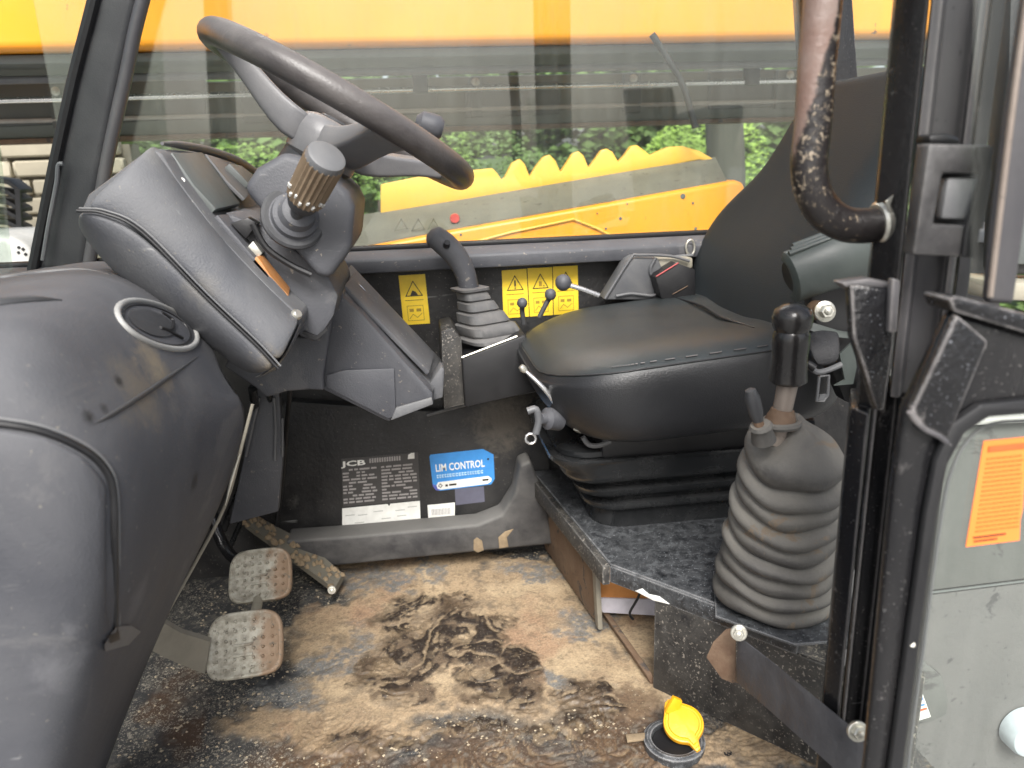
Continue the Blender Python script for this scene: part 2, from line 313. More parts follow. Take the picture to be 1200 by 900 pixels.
def tube(pts, r, seg=10, n=0, closed=False, flatten=1):
    P = spline(pts, n) if n else [Vector(p) for p in pts]
    R = r if isinstance(r, (list, tuple)) else [r]*len(P)
    if len(R) != len(P): R = [R[min(int(i/(len(P)-1)*(len(R)-1)), len(R)-2)]*(1-(i/(len(P)-1)*(len(R)-1)-min(int(i/(len(P)-1)*(len(R)-1)), len(R)-2))) + R[min(int(i/(len(P)-1)*(len(R)-1)), len(R)-2)+1]*(i/(len(P)-1)*(len(R)-1)-min(int(i/(len(P)-1)*(len(R)-1)), len(R)-2)) for i in range(len(P))]
    V, F = [], []; px = None; N = len(P)
    for i, p in enumerate(P):
        t = (P[(i+1) % N]-P[i-1]) if closed else (P[min(i+1, N-1)]-P[max(i-1, 0)])
        t.normalize()
        if px is None: _, x, y = frame(t)
        else:
            x = (px - t*px.dot(t)).normalized(); y = t.cross(x)
        px = x
        for k in range(seg):
            a = 2*PI*k/seg; V.append(p + (x*math.cos(a)+y*math.sin(a)*flatten)*R[i])
    M_ = N if closed else N-1
    for i in range(M_):
        for k in range(seg):
            a, b = i*seg+k, i*seg+(k+1) % seg; c, d = ((i+1) % N)*seg+(k+1) % seg, ((i+1) % N)*seg+k; F.append([a, b, c, d])
    if not closed: F += [list(range(seg))[::-1], list(range((N-1)*seg, N*seg))]
    return V, F
def lathe(p0, p1, prof, seg=24, rib=0, ribn=0, flat_end=True, xdir=None, sy=1):
    p0, p1 = Vector(p0), Vector(p1); d, x, y = frame(p1-p0); Ln = (p1-p0).length
    if xdir is not None: x = Vector(xdir); x = (x-d*x.dot(d)).normalized(); y = d.cross(x)
    V, F = [], []
    for t, r in prof:
        for k in range(seg):
            a = 2*PI*k/seg; rr = r*(1+rib*(1 if (k % 2) else -1)) if ribn else r
            V.append(p0+d*(t*Ln)+(x*math.cos(a)+y*math.sin(a)*sy)*rr)
    n = len(prof)
    for i in range(n-1):
        for k in range(seg): F.append([i*seg+k, i*seg+(k+1) % seg, (i+1)*seg+(k+1) % seg, (i+1)*seg+k])
    F += [list(range(seg))[::-1], list(range((n-1)*seg, n*seg))]
    return V, F
def rrect(c, ax, ay, hx, hy, r, n=5):
    c, ax, ay = Vector(c), Vector(ax), Vector(ay); r = min(r, hx, hy); out = []
    for (sx, sy, a0) in ((1, 1, 0), (-1, 1, 90), (-1, -1, 180), (1, -1, 270)):
        for k in range(n):
            a = math.radians(a0+90*k/(n-1)); out.append(c + ax*(sx*(hx-r)+r*math.cos(a)) + ay*(sy*(hy-r)+r*math.sin(a)))
    return out
def loft(rings, cap=True):
    n = len(rings[0]); V = [Vector(p) for r in rings for p in r]; F = []
    for i in range(len(rings)-1):
        for k in range(n): F.append([i*n+k, i*n+(k+1) % n, (i+1)*n+(k+1) % n, (i+1)*n+k])
    if cap: F += [list(range(n))[::-1], list(range((len(rings)-1)*n, len(rings)*n))]
    return V, F
def sheet(rows, th=.012, d=(0, 1, 0)):       # closed slab over a grid of points
    n = len(rows[0]); m_ = len(rows); d = Vector(d)*th
    V = [Vector(p) for r in rows for p in r]; k = len(V); V += [p+d for p in V]; F = []
    for i in range(m_-1):
        for j in range(n-1):
            a, b, c, e = i*n+j, i*n+j+1, (i+1)*n+j+1, (i+1)*n+j
            F.append([a, b, c, e]); F.append([k+e, k+c, k+b, k+a])
    def side(l):
        for a, b in zip(l, l[1:]): F.append([b, a, k+a, k+b])
    side(list(range(n))); side([i*n+n-1 for i in range(m_)]); side([(m_-1)*n+j for j in range(n)][::-1]); side([i*n for i in range(m_)][::-1])
    return V, F
def bolt(name, p, d, r, parent, mat=None, **k):
    p = Vector(p); d = Vector(d).normalized()
    a = lathe(p, p+d*.006, [(0, r*1.5), (.5, r*1.5), (.6, r*1.35)], 20)
    b = lathe(p+d*.003, p+d*(.003+r*.9), [(0, r), (.85, r), (1, r*.85)], 6)
    c = lathe(p+d*(.003+r*.9), p+d*(.003+r*1.3), [(0, r*.55), (.8, r*.5), (1, r*.35)], 12)
    return mk(name, join(a, b, c), mat or M['steel'], parent, angle=30, **k)

# flat print on a wall-parallel plane: corners measured at depth Y
class Decal:
    def __init__(s, corners, Y):            # TL, TR, BR, BL pixels
        s.c = ats(corners, Y=Y); s.k = 0
    def p(s, u, v, lift=0):                 # u right, v down, 0..1
        a, b, c, d = s.c; q = (a*(1-u)+b*u)*(1-v)+(d*(1-u)+c*u)*v
        return q + Vector((0, -lift, 0))
    def quad(s, u0, v0, u1, v1, lift, th=.0006):
        return extrude([s.p(u0, v0, lift), s.p(u1, v0, lift), s.p(u1, v1, lift), s.p(u0, v1, lift)], (0, th, 0))
    def poly(s, l, lift, th=.0006): return extrude([s.p(u, v, lift) for u, v in l], (0, th, 0))
    def stroke(s, l, wd, lift, closed=False):
        r = []
        P = [s.p(u, v, lift) for u, v in l]
        if closed: P.append(P[0])
        for a, b in zip(P, P[1:]):
            t = (b-a).normalized(); n = Vector((t.z, 0, -t.x))*wd/2
            r.append(extrude([a-t*wd/2+n, b+t*wd/2+n, b+t*wd/2-n, a-t*wd/2-n], (0, .0004, 0)))
        return join(*r)
    def text(s, txt, u, v, h, lift, wide=None, bold=0):
        cu = bpy.data.curves.new('t', 'FONT'); cu.body = txt; cu.size = 1; cu.resolution_u = 2; cu.offset = bold
        ob = bpy.data.objects.new('t', cu); col.objects.link(ob); dg = bpy.context.evaluated_depsgraph_get(); dg.update()
        me = bpy.data.meshes.new_from_object(ob.evaluated_get(dg)); V = [x.co.copy() for x in me.vertices]; F = [list(q.vertices) for q in me.polygons]
        bpy.data.objects.remove(ob); bpy.data.curves.remove(cu); bpy.data.meshes.remove(me)
        a, b, c, d = s.c; W = (b-a).length; H = (d-a).length
        x1 = max(p.x for p in V) or 1; hh = .72
        sx = (wide*W/x1) if wide else h*H/hh
        out = [s.p(u + p.x*sx/W, v - p.y/hh*h, lift) for p in V]
        return out, F

# =================================================================== SETTING
FZ = .085
def smoothn(shape, res, seed, gain=.55):
    r = np.random.RandomState(seed); h, w_ = shape; out = np.zeros(shape); a = 1; tot = 0
    while res < 400:
        g = r.rand(res+2, int(res*w_/h)+3)
        yy = np.linspace(0, res, h); xx = np.linspace(0, g.shape[1]-2.001, w_)
        y0 = yy.astype(int); x0 = xx.astype(int); fy = (yy-y0)[:, None]; fx = (xx-x0)[None, :]
        fy = fy*fy*(3-2*fy); fx = fx*fx*(3-2*fx)
        y0 = np.minimum(y0, res); A = g[y0][:, x0]; B = g[y0][:, x0+1]; Cc = g[y0+1][:, x0]; D = g[y0+1][:, x0+1]
        out += a*((A*(1-fx)+B*fx)*(1-fy)+(Cc*(1-fx)+D*fx)*fy); tot += a; a *= gain; res *= 2
    return out/tot
def warp(img, dx, dy, k):
    h, w_ = img.shape; yy, xx = np.mgrid[0:h, 0:w_]
    return img[np.clip((yy+dy*k).astype(int), 0, h-1), np.clip((xx+dx*k).astype(int), 0, w_-1)]
def build_floor():
    x0, x1, y0, y1, st = -.62, .62, .62, 1.43, .0021
    nx, ny = int((x1-x0)/st), int((y1-y0)/st)
    X, Y = np.meshgrid(np.linspace(x0, x1, nx), np.linspace(y0, y1, ny))
    n1 = smoothn((ny, nx), 6, 1); n2 = smoothn((ny, nx), 14, 2); n3 = smoothn((ny, nx), 8, 3); n4 = smoothn((ny, nx), 40, 4); n5 = smoothn((ny, nx), 110, 5)
    # the stains are laid out on the floor itself, in metres; (u, v) = picture estimate of where each lies
    D = np.stack([X-CAM.x, Y-CAM.y, np.full_like(X, FZ-CAM.z)], -1)
    f_, r_, u_ = (np.array(v) for v in (FW, RT, UP)); dep = D@f_
    U = 600+900*(D@r_)/dep; V = 450-900*(D@u_)/dep
    U = U+(n1-.5)*90+(n2-.5)*40; V = V+(n3-.5)*60+(n4-.5)*26
    def blob(cx, cy, rx, ry, soft=.35): return 1-np.clip(((((U-cx)/rx)**2+((V-cy)/ry)**2)-1+soft)/(2*soft), 0, 1)
    tan = np.maximum.reduce([blob(590, 675, 190, 32), blob(620, 750, 150, 85), blob(480, 700, 90, 40), blob(430, 745, 80, 40), blob(380, 850, 130, 26), blob(700, 740, 70, 70), blob(440, 800, 60, 45), blob(740, 800, 90, 40), blob(880, 880, 110, 26), blob(470, 655, 80, 12), blob(420, 720, 40, 14), blob(560, 800, 180, 30)])
    muck = np.maximum.reduce([blob(505, 742, 66, 42), blob(478, 786, 48, 26), blob(562, 750, 38, 24), blob(588, 800, 38, 26), blob(690, 824, 54, 26), blob(530, 702, 24, 9)*.7, blob(440, 868, 70, 9)*.6, blob(610, 852, 90, 10)*.6])
    wet = np.maximum.reduce([blob(540, 893, 270, 46), blob(380, 890, 80, 22), blob(700, 880, 90, 40), blob(740, 830, 60, 30)*.6])
    grey = np.maximum.reduce([blob(630, 663, 44, 10), blob(680, 735, 36, 22), blob(430, 685, 50, 18), blob(345, 815, 50, 24), blob(400, 770, 40, 24), blob(505, 670, 20, 10), blob(650, 800, 24, 10), blob(585, 790, 24, 10)])
    rust = np.maximum.reduce([blob(195, 820, 30, 70), blob(360, 900, 90, 22), blob(740, 860, 60, 24), blob(440, 652, 40, 9)])
    g1 = smoothn((ny, nx), 16, 11, .3); g2 = smoothn((ny, nx), 7, 12, .35)-.5; g3 = smoothn((ny, nx), 7, 13, .35)-.5; g4 = smoothn((ny, nx), 26, 14, .35)
    sw = np.sin(warp(g1, g2, g3, 210)*26); sw = np.clip(sw*1.6, -1, 1)
    def lerp(a, b, t): return a*(1-t[..., None])+np.array(b)*t[..., None]
    C = np.ones((ny, nx, 3))*np.array([.040, .041, .042])
    C = lerp(C, (.085, .082, .076), np.clip((n4-.47)*4, 0, 1)*.6)
    C = lerp(C, (.085, .05, .03), rust*np.clip(.4+(g1-.4)*3, 0, 1)*.85)
    C = lerp(C, (.33, .242, .148), np.clip(tan*1.15, 0, 1)*np.clip(.86+(n4-.42)*2.4, 0, 1))
    C = lerp(C, (.42, .32, .20), np.clip(tan, 0, 1)*np.clip((n2-.50)*6, 0, 1)*.8)
    C = lerp(C, (.30, .18, .11), tan*np.clip((n3-.56)*7, 0, 1)*.65)
    C = lerp(C, (.13, .135, .135), grey*np.clip(.3+(n5-.3)*3, 0, 1)*.9)
    C = lerp(C, (.105, .065, .038), np.clip(wet*1.6, 0, 1)*np.clip(.85+(n2-.5)*3, 0, 1)*.9)
    br_ = np.clip((g4-.42)*7, 0, 1)
    mk_ = np.clip(muck*1.4, 0, 1)*np.clip((n4-.36)*6+.20*sw, 0, 1)
    C = lerp(C, (.11, .075, .046), np.clip(muck*1.3, 0, 1)*np.clip((g1-.28)*5, 0, 1)*.92)
    C = lerp(C, (.026, .018, .013), np.clip(mk_*1.3, 0, 1)*np.clip(.5+br_, 0, 1))
    C = lerp(C, (.30, .225, .14), muck*np.clip(sw*-1.2-.45, 0, 1)*br_*.9)
    sw2 = np.clip(np.sin(warp(g4, g3, g2, 240)*24)*1.5, -1, 1)
    bn = np.clip((V-810)/50, 0, 1)*np.clip((U-290)/60, 0, 1)
    C = lerp(C, (.06, .042, .03), bn*np.clip(sw2-.3, 0, 1)*np.clip((n2-.38)*6, 0, 1)*.8)
    C = lerp(C, (.33, .24, .14), bn*np.clip(-sw2-.6, 0, 1)*np.clip((g1-.45)*6, 0, 1)*.9)
    C = lerp(C, (.24, .185, .115), tan*(1-muck)*np.clip((sw-.3), 0, 1)*np.clip((n1-.5)*5, 0, 1)*np.clip((n4-.4)*4, 0, 1)*.6)
    C = lerp(C, (.23, .165, .105), tan*(1-muck)*np.clip((n4-.57)*8, 0, 1)*.5)
    C = lerp(C, (.16, .145, .12), (1-tan)*np.clip((n5-.62)*14, 0, 1)*.5)
    C = lerp(C, (.15, .11, .07), tan*np.clip((n5-.64)*10, 0, 1)*.5)
    Z = FZ + .004*tan*(.5+g1) + .0016*mk_*sw + .005*muck*(g4-.35) + .0008*(n5-.5)*(1-.5*tan) + .0009*bn*sw2
    R = .82-.42*np.clip(mk_+wet*.55+bn*.25, 0, 1)*np.clip(.4+(n4-.3)*2, 0, 1)-.10*(1-tan)
    v = np.stack([X, Y, Z], -1).reshape(-1, 3)*S
    idx = np.arange(nx*ny).reshape(ny, nx); q = np.stack([idx[:-1, :-1], idx[:-1, 1:], idx[1:, 1:], idx[1:, :-1]], -1).reshape(-1, 4)
    me = bpy.data.meshes.new('rubber_floor_mat'); me.vertices.add(len(v)); me.vertices.foreach_set('co', v.ravel())
    me.loops.add(q.size); me.loops.foreach_set('vertex_index', q.ravel()); me.polygons.add(len(q)); me.polygons.foreach_set('loop_start', np.arange(len(q))*4)
    me.update(calc_edges=True); me.polygons.foreach_set('use_smooth', [True]*len(q))
    a = me.color_attributes.new('dirt', 'FLOAT_COLOR', 'POINT'); a.data.foreach_set('color', np.concatenate([C.reshape(-1, 3), R.reshape(-1, 1)], 1).ravel())
    a2 = me.attributes.new('bare', 'FLOAT', 'POINT'); a2.data.foreach_set('value', np.clip(1-tan*1.3-bn*.8, 0, 1).ravel())
    mt, N, L, b, vec = newmat('muddy_floor')
    at_ = N.new('ShaderNodeAttribute'); at_.attribute_name = 'dirt'
    n = noise(N, L, vec, 260, 6, .7)
    c = mixc(N, L, ramp(N, L, n, .35, .65), (0, 0, 0), (1, 1, 1))
    mu = N.new('ShaderNodeMix'); mu.data_type = 'RGBA'; mu.blend_type = 'OVERLAY'; mu.inputs[0].default_value = .25; L.new(at_.outputs['Color'], mu.inputs[6]); L.new(c, mu.inputs[7])
    ab = N.new('ShaderNodeAttribute'); ab.attribute_name = 'bare'
    sp = mth(N, L, 'MAXIMUM', ramp(N, L, noise(N, L, vec, 230, 2, .5), .60, .63), ramp(N, L, noise(N, L, vec, 420, 2, .5), .60, .64))
    sp = mth(N, L, 'MULTIPLY', sp, ramp(N, L, noise(N, L, vec, 18, 4), .40, .52))
    sp = mth(N, L, 'MULTIPLY', sp, mth(N, L, 'ADD', mth(N, L, 'MULTIPLY', ab.outputs['Fac'], .65), .10))
    cc = mixc(N, L, sp, mu.outputs[2], (.34, .31, .25))
    dk_ = ramp(N, L, noise(N, L, vec, 120, 4, .6), .60, .68); cc = mixc(N, L, mth(N, L, 'MULTIPLY', dk_, .30), cc, (.06, .045, .03))
    L.new(cc, b.inputs['Base Color']); L.new(at_.outputs['Alpha'], b.inputs['Roughness'])
    bp = N.new('ShaderNodeBump'); bp.inputs['Strength'].default_value = .35; bp.inputs['Distance'].default_value = .002
    L.new(mth(N, L, 'ADD', n, sp), bp.inputs['Height']); L.new(bp.outputs[0], b.inputs['Normal'])
    me.materials.append(mt)
    o = bpy.data.objects.new('rubber_floor_mat', me); col.objects.link(o); WL[o.name] = Vector((0, 0, 0))
    o['label'] = 'black rubber cab floor mat caked in tan mud and dark wet muck'; o['category'] = 'floor mat'
    # loose grit
    r = random.Random(5); V_, F_ = [], []
    for i in range(2600):
        x, y = r.uniform(-.45, .3), r.uniform(.86, 1.4)
        ix, iy = int((x-x0)/st), int((y-y0)/st)
        if not (0 <= ix < nx and 0 <= iy < ny): continue
        s = r.choice([.0008, .0012, .0018, .0026]) if tan[iy, ix] < .5 else r.choice([.0006, .0009])
        z = Z[iy, ix]; n = len(V_)
        for d in ((1,0,0),(-1,0,0),(0,1,0),(0,-1,0),(0,0,1),(0,0,-.3)): V_.append((x+d[0]*s*r.uniform(.6,1.4), y+d[1]*s*r.uniform(.6,1.4), z+d[2]*s*r.uniform(.5,1)))
        F_ += [[n,n+2,n+4],[n+2,n+1,n+4],[n+1,n+3,n+4],[n+3,n,n+4],[n+2,n,n+5],[n+1,n+2,n+5],[n+3,n+1,n+5],[n,n+3,n+5]]
    mk('grit', (V_, F_), M['crumb'], smooth=False, label='fine pale grit and crumbs of dirt scattered over the muddy floor mat', cat='grit', kind='stuff')
build_floor()
mk('floor', box((-.12, 1.02, .04), (1.24, .84, .06)), M['plate_side'], kind='structure', smooth=False)
mk('side_wall', box((.24, 1.45, .33), (1.9, .06, .70)), M['wall'], kind='structure', smooth=False)
mk('bulkhead', box((-.60, 1.1, .33), (.04, .64, .70)), M['wall'], kind='structure', smooth=False)
# sloping inner panel on the far wall, with its folded top edge
p = thing('lower_side_panel', 'black scuffed lower panel on the far cab wall carrying the data plates', 'wall panel', at(470, 600, Y=1.40))
mk('panel', prism([(280, 560), (335, 470), (517, 483), (640, 456), (648, 640), (300, 640)], 1.392, 1.419, .003), M['wall'], p)
mk('folded_edge', tube(ats([(500, 487), (517, 482), (570, 469), (642, 455)], Y=1.389), .0028, 8), M['plastic_light'], p)
mk('mud_splash', bevel(extrude(ats([(555, 633), (559, 630), (565, 634), (567, 645), (560, 648), (555, 645)], Y=1.3335), (0, .004, 0)), .001), M['mudlump'], p)
mk('mud_splash', bevel(extrude(ats([(584, 630), (592, 623), (602, 620), (594, 630), (596, 641), (585, 643)], Y=1.3335), (0, .004, 0)), .001), M['mudlump'], p)
mk('skirting', prism([(335, 634), (420, 628), (560, 615), (588, 604), (604, 578), (610, 545), (622, 540), (640, 585), (649, 638), (400, 663), (335, 668)], 1.335, 1.39, .006, 3), M['skirt'], p)
# window sill
mk('window_sill', bevel(extrude([(-.75, 1.375, .672), (-.75, 1.375, .696), (-.75, 1.40, .708), (-.75, 1.47, .708), (-.75, 1.47, .672)], (1.95, 0, 0)), .004), M['plastic'], kind='structure')
mk('sill_gasket', bevel(extrude([(-.75, 1.415, .7085), (-.75, 1.415, .716), (-.75, 1.438, .716), (-.75, 1.438, .7085)], (1.95, 0, 0)), .002), M['seal'], kind='structure')

# ------------------------------------------------------------------ cab frame
cf = thing('cab_frame', 'black and grey steel cab frame with pillars round the side window and door', 'cab frame', (.38, .6, 0))
mk('front_pillar', prism([(36, 318), (62, 190), (84, 90), (107, 0), (165, -230), (228, -230), (160, 0), (139, 90), (119, 190), (97, 318)], 1.40, 1.46, .012, 3), M['plastic_dark'], cf, label='far front pillar leaning back beside the windscreen')
sealpx = [(103, 316), (125, 190), (147, 90), (167, 0), (236, -230)]
o = mk('ribbed_seal', tube(ats(sealpx, Y=1.41), .011, 10, 6), M['pillar_grey'], cf)
mk('pillar_edge_seal', tube(ats([(38, 318), (64, 190), (86, 90), (109, 0), (166, -230)], Y=1.395), .009, 8, 6), M['seal'], cf)
mk('hose_clip', tube(ats([(50, 305), (57, 262), (66, 215), (68, 194), (74, 192)], Y=1.38), .0036, 8, 4), M['plastic_light'], cf)
mk('window_post', prism([(928, -220), (962, 330), (1022, 330), (986, -220)], 1.43, 1.475, .006), M['black_paint'], cf)
zt = 1.75
zb = at(1050, 465, Y=.56).z
def PL(l, row): return [tuple(at(px, row, Y=y)[:2]) for px, y in l]
mk('door_pillar', slab(PL([(1080, .62), (1082, .560), (1094, .556), (1098, .566), (1134, .566), (1137, .556), (1145, .556), (1150, .62)], 100), zb, zt, .0015), M['pillar_grey'], cf)
mk('door_pillar_foot', slab(PL([(1008, .62), (1010, .570), (1015, .566), (1018, .580), (1036, .580), (1040, .560), (1046, .556), (1050, .566), (1068, .566), (1074, .62)], 600), -.2, zb, .0015), M['black_paint'], cf)
mk('pillar_flange', slab(PL([(1037, .635), (1040, .600), (1078, .575), (1079, .635)], 100), zb-.02, zt, .002), M['black_paint'], cf)
mk('pillar_flange', slab(PL([(983, .655), (985, .60), (1007, .58), (1007.5, .655)], 600), -.2, zb-.0205, .002), M['black_paint'], cf)
mk('rubber_seal', slab(PL([(1149, .60), (1150, .575), (1166, .578), (1166, .61)], 100), -.2, zt, .002), M['seal'], cf)
mk('roof_rail', box((.1, 1.44, 1.77), (1.9, .07, .06), .008), M['black_paint'], cf)
mk('roof_rail', box((-.1, .58, 1.77), (1.5, .07, .06), .008), M['black_paint'], cf)
mk('near_front_pillar', extrude([(-.62, .52, -.1), (-.56, .52, -.1), (-.40, .52, 1.75), (-.46, .52, 1.75)], (0, .06, 0)), M['black_paint'], cf)
# gusset plate on the pillar
mk('gusset_plate', prism([(997, 333), (1046, 338), (1052, 348), (1048, 405), (1037, 482), (1028, 482), (1012, 430), (1000, 395)], .545, .556, .003), M['gloss_black'], cf)
mk('gusset_lip', prism([(984, 331), (1020, 326), (1050, 332), (1052, 341), (998, 342)], .55, .565, .003), M['pillar_grey'], cf)
mk('gusset_rib', prism([(1046, 326), (1056, 328), (1052, 390), (1042, 390)], .538, .545, .002), M['pillar_grey'], cf)
# side window and windscreen
sw = thing('side_window', 'large dusty right-hand side window with reflections across the cab', 'window', (.2, 1.44, .71))
mk('pane', box((.30, 1.445, 1.23), (1.75, .005, 1.04)), M['glass'], sw, smooth=False)
ws = thing('windscreen', 'streaky front windscreen left of the far front pillar', 'windscreen', (-.66, 1.1, .71))
mk('pane', extrude([(-.668, .58, .70), (-.668, 1.395, .70), (-.56, 1.395, 1.75), (-.56, .58, 1.75)], (-.005, 0, 0)), M['glass_front'], ws, smooth=False)

# latch housing on the pillar
la = thing('door_latch', 'grey door latch housing with square recess on the door pillar', 'door latch', at(1115, 300, Y=.52))
hp = [(1089, 168), (1166, 170), (1143, 302), (1070, 299)]
mk('housing', prism([(1089, 168), (1166, 170), (1160, 204), (1106, 203), (1095, 263), (1150, 265), (1143, 302), (1070, 299)], .517, .532, .003), M['latch'], la)
mk('recess_plate', prism([(1100, 200), (1163, 200), (1152, 268), (1090, 266)], .5325, .538, 0), M['seal'], la)
mk('striker_block', prism([(1111, 208), (1150, 207), (1141, 258), (1103, 257)], .522, .532, .003), M['plastic_light'], la)
mk('side_cheek', prism([(1146, 171), (1167, 171), (1144, 303), (1128, 301), (1133, 266), (1150, 204)], .513, .5165, .002), M['seal'], la)
mk('buffer', prism([(1089, 158), (1110, 156), (1125, 160), (1128, 169), (1090, 169)], .535, .553, .004), M['seal'], la)

# upper door tube standing behind the lower door
ud = thing('upper_door_frame', 'worn grey upper door upright tube at the right edge with brown scuffed edge', 'door frame', at(1160, 350, Y=.5))
mk('upright', prism([(1203, 0), (1233, -190), (1280, -190), (1240, 0), (1222, 130), (1190, 357), (1158, 355), (1164, 290), (1184, 130)], .49, .499, .004, 3), M['pillar_grey'], ud)
mk('scuffed_edge', tube(ats([(1234, -190), (1204, 0), (1186, 130), (1160, 348)], Y=.490), .0022, 8, 4), M['grab_worn'], ud)
mk('pane', prism([(1147, -190), (1140, 330), (1176, 345), (1240, -190)], .505, .508), M['glass_door'], ud, smooth=False)
rp = thing('rear_corner_panel', 'dark rear corner window frame with a tan ledge beyond the right edge tube', 'panel', at(1190, 360, Y=.75))
mk('frame', prism([(1186, -60), (1330, -60), (1330, 322), (1172, 322), (1180, 150)], .75, .78, .006), M['plastic_dark'], rp)
mk('inner_pane', prism([(1196, 230), (1330, 230), (1330, 310), (1188, 310)], .742, .7495, .002), M['screen'], rp)
mk('ledge', prism([(1168, 330), (1330, 336), (1330, 358), (1164, 352)], .72, .80, .004), M['beige'], rp)

# ------------------------------------------------------------------ lower door
dr = thing('lower_door', 'glossy black lower door frame swung open at the right with dusty glass', 'door', at(1050, 900, Y=.5))
mk('door_frame', prism([(1120, 364), (1064, 482), (1050, 580), (1030, 780), (1010, 990), (1052, 990), (1062, 880), (1082, 730), (1100, 600), (1112, 545), (1132, 508), (1160, 490), (1210, 485), (1320, 484), (1320, 420), (1200, 388)], .478, .492, .006, 3), M['black_paint'], dr)
mk('corner_plate', prism([(1122, 368), (1068, 482), (1084, 503), (1112, 516), (1160, 400), (1142, 384)], .470, .4775, .003), M['gloss_black'], dr)
mk('weld_bead', tube(ats([(1066, 482), (1072, 492), (1084, 503), (1100, 511), (1113, 521)], Y=.472), .0022, 8, 4), M['pillar_grey'], dr)
mk('edge_trim', tube(ats([(1120, 366), (1061, 484), (1047, 590), (1028, 770), (1006, 990)], Y=.488), .0022, 8, 1), M['pillar_grey'], dr)
mk('inner_lip', prism([(1100, 600), (1112, 545), (1132, 508), (1160, 490), (1210, 485), (1320, 484), (1320, 470), (1205, 468), (1150, 474), (1118, 496), (1098, 540), (1086, 600), (1066, 740), (1044, 900), (1036, 990), (1052, 990), (1062, 880), (1082, 730)], .470, .4775, .003), M['seal'], dr)
mk('top_ledge', prism([(1112, 350), (1122, 346), (1200, 366), (1320, 400), (1320, 424), (1200, 391), (1118, 366)], .47, .50, .004), M['gloss_black'], dr)
mk('gasket', tube(ats([(1056, 990), (1066, 880), (1086, 730), (1104, 600), (1116, 549), (1135, 514), (1162, 497), (1210, 493), (1320, 492)], Y=.494), .0013, 8, 3), M['plastic_light'], dr)
mk('pane', prism([(1046, 995), (1100, 590), (1125, 505), (1155, 486), (1330, 480), (1330, 995)], .4925, .4955), M['glass_door'], dr, smooth=False)
mk('screw', lathe(at(1069, 755, Y=.470), at(1069, 755, Y=.4795), [(0, .002), (.3, .0032), (1, .0032)], 10), M['steel'], dr)
d = Decal([(1153, 517), (1204, 512), (1196, 633), (1132, 641)], .4915)
os_ = thing('orange_notice', 'orange paper notice of small print stuck on the lower door glass', 'notice', d.p(.5, 1))
mk('paper', d.poly([(0, 0), (1.0, 0), (1.0, .70), (.97, .80), (.98, 1), (0, 1)], 0), M['orange_paper'], os_, smooth=False)
ls = [d.quad(.12, .05, .95, .10, .001)]
mk('heading', join(*ls), M['red_ink'], os_, smooth=False)
rr = random.Random(3); ls = []
for i in range(17):
    v = .16+i*.043; u = .12
    while u < .9:
        l = rr.uniform(.05, .16); ls.append(d.quad(u, v, min(u+l, .94), v+.008, .001)); u += l+.025
mk('print_lines', join(*ls), M['dark_orange'], os_, smooth=False)
mk('footer_line', join(d.quad(.1, .905, .7, .918, .001), d.quad(.12, .945, .55, .955, .001)), M['ink'], os_, smooth=False)

# ------------------------------------------------------------------ grab rail
gr = thing('grab_rail', 'bent grab rail with bare brown metal above and flaking black paint below', 'grab rail', at(1040, 262, Y=.6))
gp = spline(ats([(975, -250), (969, -90), (964, 0), (957, 80), (952, 150), (948, 195), (954, 228), (968, 250), (988, 262), (1010, 265), (1044, 262)], Y=.6), 10)
tb = tube(gp, .0142, 20)
mk('rail', tb, M['grab'], gr)
mk('collar', lathe(at(1026, 262, Y=.6), at(1041, 260, Y=.6), [(0, .0155), (.2, .0175), (.8, .0175), (1, .0165)], 24), M['steel'], gr)
mk('flaked_tag', bevel(extrude(ats([(1038, 236), (1048, 228), (1044, 240), (1049, 252), (1042, 250)], Y=.585), (0, .002, 0)), .0005), M['steel'], gr)

# =================================================================== FRONT CONSOLE
fc = thing('front_console', 'large dusty grey moulded front console with access panel at lower left', 'console', at(150, 880, Y=.7))
rows = [
 [(-220,362,1.10),(-60,330,1.10),(0,322,1.12),(55,314,1.15),(112,304,1.18),(150,310,1.16),(200,340,1.12),(252,398,1.06)],
 [(-220,365,.80),(-60,340,.80),(0,333,.80),(50,327,.82),(105,324,.86),(150,334,.90),(198,362,.93),(250,412,.96)],
 [(-220,372,.66),(-60,350,.64),(0,346,.64),(50,346,.66),(100,348,.70),(150,360,.77),(200,386,.84),(252,424,.92)],
 [(-220,430,.60),(-60,410,.58),(0,405,.58),(55,408,.60),(110,414,.65),(165,425,.71),(215,440,.80),(272,462,.91)],
 [(-220,500,.57),(-60,490,.56),(0,490,.56),(60,496,.565),(125,500,.60),(185,502,.67),(240,500,.78),(296,482,.93)],
 [(-220,600,.56),(-60,590,.55),(0,590,.55),(65,590,.555),(130,590,.575),(180,590,.63),(225,590,.74),(263,592,.91)],
 [(-220,740,.56),(-60,735,.55),(0,735,.55),(60,735,.552),(112,735,.565),(146,735,.61),(168,736,.71),(186,738,.90)],
 [(-220,900,.56),(-60,890,.55),(0,890,.55),(40,890,.552),(74,890,.565),(95,892,.61),(110,895,.71),(124,898,.90)],
 [(-220,1080,.56),(-60,1070,.55),(-20,1070,.55),(10,1070,.552),(34,1070,.565),(44,1072,.61),(50,1075,.71),(56,1080,.88)]]
G = [[at(a, b, Y=c) for a, b, c in r] for r in rows]
fcm = mk('moulding', sheet(G, .02), M['console'], fc, sub=2)
